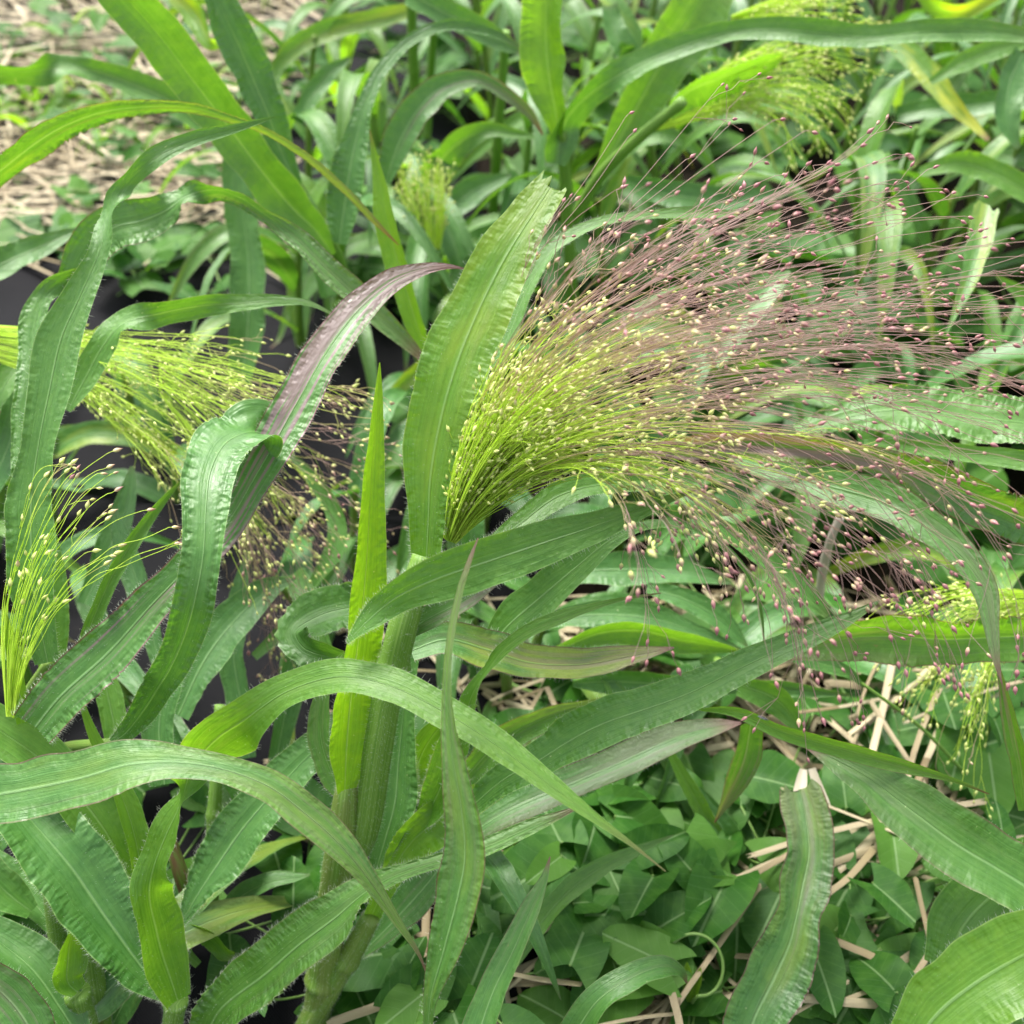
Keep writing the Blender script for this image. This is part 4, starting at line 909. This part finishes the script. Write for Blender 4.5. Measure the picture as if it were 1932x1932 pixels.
# ------------------------------------------------------------------ the crop rows behind: whole plants grown in place
def wild_leaf(plant, base, yaw, L, w, rise, seed, tone, res=34):
    B = np.array(plant.location)
    rs = np.random.RandomState(seed)
    x = np.linspace(0, 1, res)
    hx = L * (x * .62 + .10 * x ** 2) ; hz = L * (rise * x - (rise * .55 + .45) * x ** 2.2)
    side = .10 * L * rs.uniform(-1, 1) * x ** 2
    dx, dy = math.cos(yaw), math.sin(yaw)
    P = np.stack([base[0] + dx * hx - dy * side, base[1] + dy * hx + dx * side, np.maximum(base[2] + hz, .012 + .003 * x)], 1)
    T = nrm(np.gradient(P, axis=0)); Wd = nrm(np.cross(T, np.array([0, 0, 1.0]))); N = np.cross(Wd, T)
    tw = rs.uniform(-.5, .5) + rs.uniform(-.9, .9) * x
    Wr = Wd * np.cos(tw)[:, None] + N * np.sin(tw)[:, None]; Nr = N * np.cos(tw)[:, None] - Wd * np.sin(tw)[:, None]
    S = w * np.clip(np.minimum(.35 + x * 5, 1) * (1 - x ** 2.6) ** .8, .02, 1)
    V, Fq, uv, uv2, t, _ = ribbon(P - B, Wr, Nr, S, seed, .28, .055, .5, .06, 7)
    obj('leaf', mesh_np('leaf', V, [Fq], uv, uv2), M_LEAF, plant, tone=float(tone), purple=float(rs.uniform(0, .35)), yellow=float(max(0, rs.uniform(-1, .35))), crinkle=.8)
def wild_plant(x, y, H, nl, seed, label, group, wl=1.0, tone0=.22):
    rs = np.random.RandomState(seed)
    p = empty('millet_plant', (x, y, 0), label, 'millet plant', group)
    lean = rs.uniform(-.18, .18, 2)
    z = np.linspace(0, 1, 16)
    P = np.stack([x + lean[0] * H * z ** 1.5, y + lean[1] * H * z ** 1.5, H * .85 * z], 1)
    V, Fs, uv = tube_mesh(P - np.array(p.location), np.linspace(.0055, .003, 16), 9)
    obj('stem', mesh_np('stem', V, Fs, uv), M_STEM, p, brown=float(rs.uniform(0, .5)))
    yaw = rs.uniform(0, 6.28)
    for k in range(nl):
        f = .12 + .85 * k / max(1, nl - 1); i = int(f * 15)
        yaw += math.pi + rs.uniform(-.7, .7)
        wild_leaf(p, P[i], yaw, wl * rs.uniform(.22, .36) * (1.1 - .35 * f), rs.uniform(.016, .030), rs.uniform(.5, 1.25), seed * 31 + k * 7, np.clip(rs.normal(tone0, .2), 0, 1))
    return p
rr = random.Random(77)
BACK = 'young millet plant in the crowded green rows behind the panicle'
n_back = 0
for row, y in enumerate((.80, .98, 1.18, 1.42, 1.72, 2.05, 2.4)):
    for k in range(-3, 11 if row < 5 else 12):
        x = (-.02 + .115 * k + rr.uniform(-.05, .05)) * (1 + .14 * row)
        if x < -.36 or (row < 1 and x < .05): continue
        H = (.18, .24, .30, .36, .42, .46, .5)[row] * rr.uniform(.8, 1.15)
        wild_plant(x, y + rr.uniform(-.07, .07), H, 5 if row > 4 else 7, 500 + n_back * 3, BACK, 'crowded millet behind the panicle'); n_back += 1
FAR = 'broad-leaved millet plant in the blurred far rows at top right'
for k in range(34):
    x = rr.uniform(.15, 1.5); y = rr.uniform(1.15, 2.7)
    wild_plant(x, y, rr.uniform(.26, .40), 7, 1300 + k * 3, FAR, 'far rows at top right', 1.1, .25)
LOW = 'small dark millet seedling shaded on the black sheet at left'
for k in range(22):
    x = rr.uniform(-.55, .02); y = rr.uniform(.20, .85)
    wild_plant(x, y, rr.uniform(.08, .15), 4, 900 + k * 3, LOW, 'shaded seedlings at left', .8, .02)
LOW2 = 'low young millet shoot growing under the purple spray at right'
for k in range(30):
    x = rr.uniform(-.08, .75); y = rr.uniform(.44, .95)
    wild_plant(x, y, rr.uniform(.06, .14), 4, 1000 + k * 3, LOW2, 'shoots under the spray', .7, .05)

# ------------------------------------------------------------------ bindweed
def bind_geo(seed, lobes=1.0):
    """an arrow-shaped blade, one unit long, midrib along +y, lobes at its foot; cupped and slightly wavy"""
    rs = np.random.RandomState(seed)
    ny, nx = 16, 9
    tt = [0, .06, .15, .3, .45, .62, .78, .9, .97, 1.0]; ww = [.25, .30, .33, .335, .315, .275, .215, .145, .08, .012]
    V, uv, Fq = [], [], []
    k1, k2, k3 = rs.uniform(0, 6.28, 3); bend = rs.uniform(.05, .30); cup = rs.uniform(-.15, .6); skew = rs.uniform(-.08, .08); roll = rs.uniform(-.25, .25)
    for j in range(ny):
        t = (j / (ny - 1)) ** 1.1
        hw = float(np.interp(t, tt, ww)) * (1 + .25 * (lobes - .8) * math.exp(-(t / .2) ** 2))
        for i in range(nx):
            s = i / (nx - 1) * 2 - 1
            x = s * hw + skew * t * t
            yy = t - abs(s) ** 1.3 * .27 * lobes * math.exp(-(t / .13) ** 2) + .02 * (1 - abs(s)) * math.exp(-(t / .08) ** 2)
            z = cup * abs(s) ** 1.2 * hw - bend * t ** 2 - .05 * abs(s) * math.exp(-(t / .15) ** 2) + .028 * math.sin(8 * t + k1 + (2 if s > 0 else 0)) * abs(s) ** 1.5 + .012 * math.sin(19 * t + k2) * abs(s) + roll * s * t * .3 - .012 * math.exp(-(s / .14) ** 2)
            V.append((x, yy, z)); uv.append((x, yy))
    for j in range(ny - 1):
        for i in range(nx - 1): a = j * nx + i; Fq.append((a, a + 1, a + nx + 1, a + nx))
    return mesh_np('leaf', np.array(V), [np.array(Fq)], np.array(uv))
BIND_ME = [bind_geo(s, l) for s, l in ((1, 1.0), (2, .7), (3, 1.2), (4, .45), (5, .9), (6, 1.1), (7, .8), (8, .6), (9, 1.3))]
for me in BIND_ME: me.materials.append(M_BIND)
def bindweed(pts, label, leaves, seed, group='bindweed vines', cat='bindweed', auto=0, size=(.028, .056), spread=.06, zr=(.02, .07)):
    """pts: ground positions (u, v, z) the runner follows; leaves: (u, v, z, size, heading deg, tilt deg) set by hand, and auto more"""
    rs = np.random.RandomState(seed)
    K = np.array([list(ground(u, v, z)) for u, v, z in pts])
    p = empty('bindweed_vine', tuple(ground(pts[0][0], pts[0][1])), label, cat, group)
    B = np.array(p.location)
    Q = catmull(np.concatenate([K, np.full((len(K), 1), .0011)], 1), 60)
    Q[:, :3] += .003 * np.stack([smoothnoise(60, 12, seed + i) for i in range(3)], 1)
    V, Fs, uv = tube_mesh(Q[:, :3] - B, Q[:, 3], 7)
    st = obj('stem', mesh_np('stem', V, Fs, uv), M_BSTEM, p)
    todo = [(np.array(ground(u, v, z)), .88 * s * gdepth(v, z) / F, h, tl) for u, v, z, s, h, tl in leaves]
    for k in range(auto):
        i = rs.randint(2, 58); c = Q[i, :3].copy(); c[:2] += rs.normal(0, spread, 2); c[2] = rs.uniform(*zr)
        todo.append((c, rs.uniform(*size), rs.uniform(0, 360), rs.uniform(5, 30)))
    for c, s, h, tl in todo:
        o = bpy.data.objects.new('leaf', BIND_ME[rs.randint(len(BIND_ME))]); COL.objects.link(o); o.parent = p
        yaw = math.radians(h - 90)
        hd = np.array([math.cos(yaw + math.pi / 2), math.sin(yaw + math.pi / 2), 0])
        foot = c - hd * s * .45
        o.location = foot - B; o.scale = (s * rs.uniform(1.0, 1.45), s, s)
        o.rotation_euler = (math.radians(rs.uniform(-22, 28)) + math.radians(0), math.radians(rs.uniform(-tl, tl)), yaw)
        j = np.argmin(np.linalg.norm(Q[:, :3] - foot, axis=1)); a = Q[j, :3]
        x = np.linspace(0, 1, 7)[:, None]
        PP = a * (1 - x) + foot * x; PP[:, 2] -= (.010 * np.sin(math.pi * x))[:, 0]
        V, Fs, uv = tube_mesh(PP - B, np.full(7, .0008), 5)
        obj('petiole', mesh_np('petiole', V, Fs, uv), M_BSTEM, p)
    return p
# hand-set leaves: u, v, height, length in plan pixels, heading (0 = right, 90 = away), tilt
bindweed([(1010,1700,.02),(1120,1750,.03),(1230,1790,.025),(1330,1850,.03),(1420,1900,.02)], 'bindweed vine with the largest rounded leaf at bottom centre',
         [(1235,1735,.05,190,175,10),(1140,1870,.045,150,200,20),(1060,1760,.05,130,230,25),(1330,1760,.03,110,300,20),(1120,1690,.06,105,20,25),(1300,1900,.03,130,80,20),(1030,1900,.03,120,150,20),(1380,1930,.04,110,120,20)], 5, auto=52)
bindweed([(960,1560,.03),(1080,1590,.04),(1200,1560,.04),(1330,1600,.03),(1440,1560,.03)], 'bindweed vine right of the central stem below the long blades',
         [(1215,1530,.07,140,10,15),(1140,1585,.06,130,170,20),(1300,1640,.06,150,185,15),(1245,1590,.07,110,20,20),(1060,1620,.05,120,200,20),(1370,1580,.05,110,350,20),(1200,1640,.05,120,250,25),(1010,1660,.04,110,150,20)], 6, auto=52)
bindweed([(1440,1480,.02),(1540,1530,.03),(1620,1580,.03),(1700,1660,.04),(1740,1740,.03)], 'bindweed vine with upright arrow leaf beside the wavy dark blade',
         [(1590,1480,.06,120,85,15),(1690,1600,.06,130,265,15),(1680,1705,.07,120,300,45),(1580,1720,.04,110,160,20),(1560,1620,.03,100,10,20),(1450,1520,.04,110,200,20)], 7, auto=34)
bindweed([(1560,1850,.02),(1640,1830,.03),(1720,1850,.03),(1800,1880,.02)], 'bindweed vine with large dark leaf near the bottom right corner',
         [(1625,1850,.05,200,230,20),(1540,1790,.05,110,160,20),(1700,1900,.04,130,270,20),(1750,1840,.04,120,300,25),(1590,1920,.03,110,40,20),(1760,1900,.03,120,100,20)], 8, auto=32)
bindweed([(1760,1480,.02),(1820,1440,.04),(1870,1400,.04),(1900,1480,.03)], 'bindweed vine climbing below the yellow-green panicle at right',
         [(1815,1420,.08,135,250,20),(1880,1470,.08,140,265,20),(1770,1400,.07,110,220,20),(1850,1540,.05,110,330,20),(1790,1345,.08,115,265,25),(1900,1390,.08,100,285,25)], 9, auto=24)
bindweed([(960,1280,.03),(1060,1330,.03),(1180,1350,.03),(1260,1420,.03)], 'bindweed vine in the shade behind the long diagonal blade',
         [(1200,1320,.07,110,90,20),(1130,1310,.06,105,60,20),(1270,1480,.06,120,340,20),(1050,1290,.05,100,200,20)], 10, auto=16)
bindweed([(560,1780,.02),(640,1880,.03),(760,1900,.03),(880,1860,.03)], 'bindweed vine around the foot of the central stem',
         [(730,1850,.05,140,270,20),(820,1890,.04,130,220,20),(690,1910,.04,120,300,20),(900,1830,.05,140,70,20),(560,1700,.06,120,265,20),(520,1630,.06,120,290,20),(600,1640,.06,110,240,20)], 11, auto=36)
bindweed([(1280,1220,.03),(1340,1150,.04),(1430,1120,.05),(1560,1100,.05)], 'bindweed vine under the purple drooping spray', [(1300,1200,.07,120,200,20),(1560,1110,.09,110,90,20),(1480,1120,.08,110,30,20)], 12, auto=16)
bindweed([(220,560,.02),(300,500,.03),(380,480,.03),(430,560,.03)], 'bindweed vine trailing over the black sheet at upper left', [(330,470,.05,80,10,20),(350,545,.05,90,330,20),(290,490,.05,80,160,20)], 13, auto=14)
bindweed([(20,420,.02),(120,430,.03),(220,440,.03),(340,430,.03)], 'bindweed vine along the near edge of the straw', [], 14, auto=24, size=(.035, .06))
bindweed([(-20,60,.02),(120,110,.03),(260,60,.03),(420,130,.03),(560,230,.03)], 'bindweed vine running through the far straw', [], 15, auto=42, size=(.03, .055), spread=.10)
bindweed([(0,300,.02),(120,340,.03),(240,280,.03),(420,300,.03)], 'bindweed vine crossing the middle of the straw', [], 16, auto=26, size=(.03, .05), spread=.08)
bindweed([(620,330,.02),(720,420,.03),(800,520,.03),(900,600,.03)], 'bindweed vine shaded behind the round green panicle', [], 17, auto=22, size=(.035, .06))
bindweed([(0,1700,.02),(60,1740,.03),(160,1700,.03),(260,1780,.03)], 'bindweed vine in deep shade at the lower left', [(30,1720,.06,130,200,20),(60,1650,.06,110,100,20)], 18, auto=16)
for k, (pp, wh) in enumerate(((((1000,560,.02),(1150,470,.03),(1300,420,.03),(1500,440,.03)), 'behind the top of the panicle'), (((1350,620,.02),(1500,560,.03),(1700,600,.03),(1900,560,.03)), 'under the right of the panicle'),
        (((1150,250,.02),(1350,200,.03),(1550,240,.03),(1800,260,.03)), 'in the far rows at top right'), (((1000,120,.02),(1250,60,.03),(1500,90,.03),(1850,100,.03)), 'along the top right edge'),
        (((1250,820,.02),(1450,800,.03),(1650,900,.03),(1900,1000,.03)), 'on the soil below the crinkled right leaf'), (((700,60,.02),(800,180,.03),(900,260,.03),(960,330,.03)), 'between the upper middle stalks'))):
    bindweed(pp, 'bindweed vine spreading in shade ' + wh, [], 40 + k, auto=46, size=(.05, .09), spread=.10, zr=(.015, .08))
# the curled young tip
def curl():
    p = empty('bindweed_shoot', tuple(ground(1300, 1905)), 'pale curled bindweed shoot tip looping near the bottom edge', 'bindweed shoot', 'bindweed vines')
    B = np.array(p.location); c = at(1322, 1836, .64); K = []
    for k in range(15):
        a = math.radians(-95 + k * 22); r = .0125 + .0006 * k
        K.append(list(c + r * math.cos(a) * RIGHT + r * 1.15 * math.sin(a) * UPV + FWD * .0012 * k) + [.0011])
    K = [list(at(1300, 1905, .675)) + [.0012]] + K
    Q = catmull(np.array(K), 80); V, Fs, uv = tube_mesh(Q[:, :3] - B, Q[:, 3], 7)
    obj('stem', mesh_np('stem', V, Fs, uv), M_BSTEM, p)
    for (a, b, w) in (((1300, 1890), (1296, 1815), 20), ((1308, 1885), (1322, 1825), 16)):
        P = np.array([at(a[0] + (b[0] - a[0]) * x, a[1] + (b[1] - a[1]) * x, .655 - .01 * x) for x in np.linspace(0, 1, 26)])
        T = nrm(np.gradient(P, axis=0)); C = nrm(CAMV - P); W = nrm(np.cross(C, T)); N = np.cross(T, W)
        S = w * .65 / F * np.sin(math.pi * np.linspace(.04, .97, 26)) ** .7
        Vv, Fq, uv, uv2, _, _ = ribbon(P - B, W, N, S, a[0], .8, .05, 1.0, .1, 7)
        obj('leaf', mesh_np('leaf', Vv, [Fq], uv, uv2), M_LEAF, p, tone=.9, purple=0.0, yellow=.1, crinkle=.5)
curl()
# small grasses and seedlings in the far straw
for k in range(28):
    u, v = rr.uniform(0, 560), rr.uniform(-10, 330); g0 = ground(u, v)
    p = empty('grass_tuft', tuple(g0), 'small green grass tuft sprouting through the straw at upper left', 'grass', 'tufts in the straw')
    for q in range(6): wild_leaf(p, g0 + np.array([0, 0, .01]), rr.uniform(0, 6.28), rr.uniform(.08, .2), rr.uniform(.006, .014), rr.uniform(.7, 1.3), 2000 + k * 17 + q, rr.uniform(.2, .9), 22)

# ------------------------------------------------------------------ dry bits and the fly
def dry_stalk(pts, w, label, seed, mat, cat='dry stalk'):
    K = np.array([list(at(u, v, d)) + [w * d / F / 2] for u, v, d in pts]); Q = catmull(K, 40)
    Q[:, 3] *= 1 + .12 * smoothnoise(40, 8, seed)
    B = K[0, :3]; o = obj('dry_stalk', None, None); bpy.data.objects.remove(o)
    V, Fs, uv = tube_mesh(Q[:, :3] - B, Q[:, 3], 9)
    me = mesh_np('dry_stalk', V, Fs, uv); o = obj('dry_stalk', me, mat); o.location = B
    return tag(o, label, cat)
M_DRY = plain('dry_stalk_grey', (.40, .34, .28), .6, .3)
dry_stalk([(1545,1130,.80),(1552,1080,.77),(1570,1010,.73),(1586,975,.72)], 17, 'grey beige dry stalk standing bent under the purple spray', 3, M_DRY)
M_WHITE = plain('bleached_straw', (.36, .32, .24), .5, .4)
def split_straw():
    p = empty('split_straw', tuple(at(1524, 1450, .70)), 'bleached split straw husk above the wavy dark blade', 'straw husk')
    B = np.array(p.location)
    for a, b in (((1516, 1452), (1508, 1500)), ((1532, 1450), (1552, 1515))):
        P = np.array([at(a[0] + (b[0] - a[0]) * x, a[1] + (b[1] - a[1]) * x, .70 - .01 * x) for x in np.linspace(0, 1, 20)])
        T = nrm(np.gradient(P, axis=0)); C = nrm(CAMV - P); W = nrm(np.cross(C, T)); N = np.cross(T, W)
        Vv, Fq, uv, uv2, _, _ = ribbon(P - B, W, N, np.linspace(14, 25, 20) * .7 / F, a[0], .3, .05, .4, .08, 7, True)
        obj('strip', mesh_np('strip', Vv, [Fq], uv, uv2), M_WHITE, p)
split_straw()
def fly():
    c = at(1441, 1352, .575)
    p = empty('small_fly', tuple(c), 'tiny grey winged fly resting on the lime pointed blade', 'fly')
    ax = nrm(np.array(at(1454, 1359, .575)) - np.array(at(1430, 1348, .578))); up = nrm(np.cross(RIGHT, FWD) * -1 + np.array([0, 0, .6])); sd = np.cross(ax, up)
    def ell(name, cen, l, w, h, mat):
        V, Fq = [], []; nu, nv = 8, 7
        for i in range(nv):
            f = math.pi * (i + .15) / (nv - .7)
            for j in range(nu):
                g = 2 * math.pi * j / nu
                V.append(cen[0] * ax + cen[1] * sd + cen[2] * up + ax * l * -math.cos(f) + sd * w * math.sin(f) * math.cos(g) + up * h * math.sin(f) * math.sin(g))
        for i in range(nv - 1):
            for j in range(nu): Fq.append((i * nu + j, i * nu + (j + 1) % nu, (i + 1) * nu + (j + 1) % nu, (i + 1) * nu + j))
        return obj(name, mesh_np(name, np.array(V), [np.array(Fq)]), mat, p)
    mb = plain('fly_body', (.06, .06, .07), .4, .5); mw = plain('fly_wing', (.45, .45, .48), .25, .6, (.5, .5, .5), .3)
    ell('abdomen', (-.0012, 0, .0008), .0018, .0006, .0006, mb); ell('thorax', (.0009, 0, .0009), .0009, .0007, .0007, mb); ell('head', (.0021, 0, .0009), .0005, .0006, .0005, mb)
    for s in (-1, 1): ell('wing', (-.0016, s * .0005, .0015), .0024, .0008, .00008, mw)
    for s in (-1, 1):
        for k in (-1, 0, 1):
            a = ax * .0006 * k + up * .0007; m = a + sd * s * .0013 + up * .0005 + ax * k * .0004; e = a + sd * s * .0018 - up * .0008 + ax * k * .0009
            Vv, Fs, _ = tube_mesh(np.array([a, m, e]), np.full(3, .0001), 4); obj('leg', mesh_np('leg', Vv, Fs), mb, p)
fly()
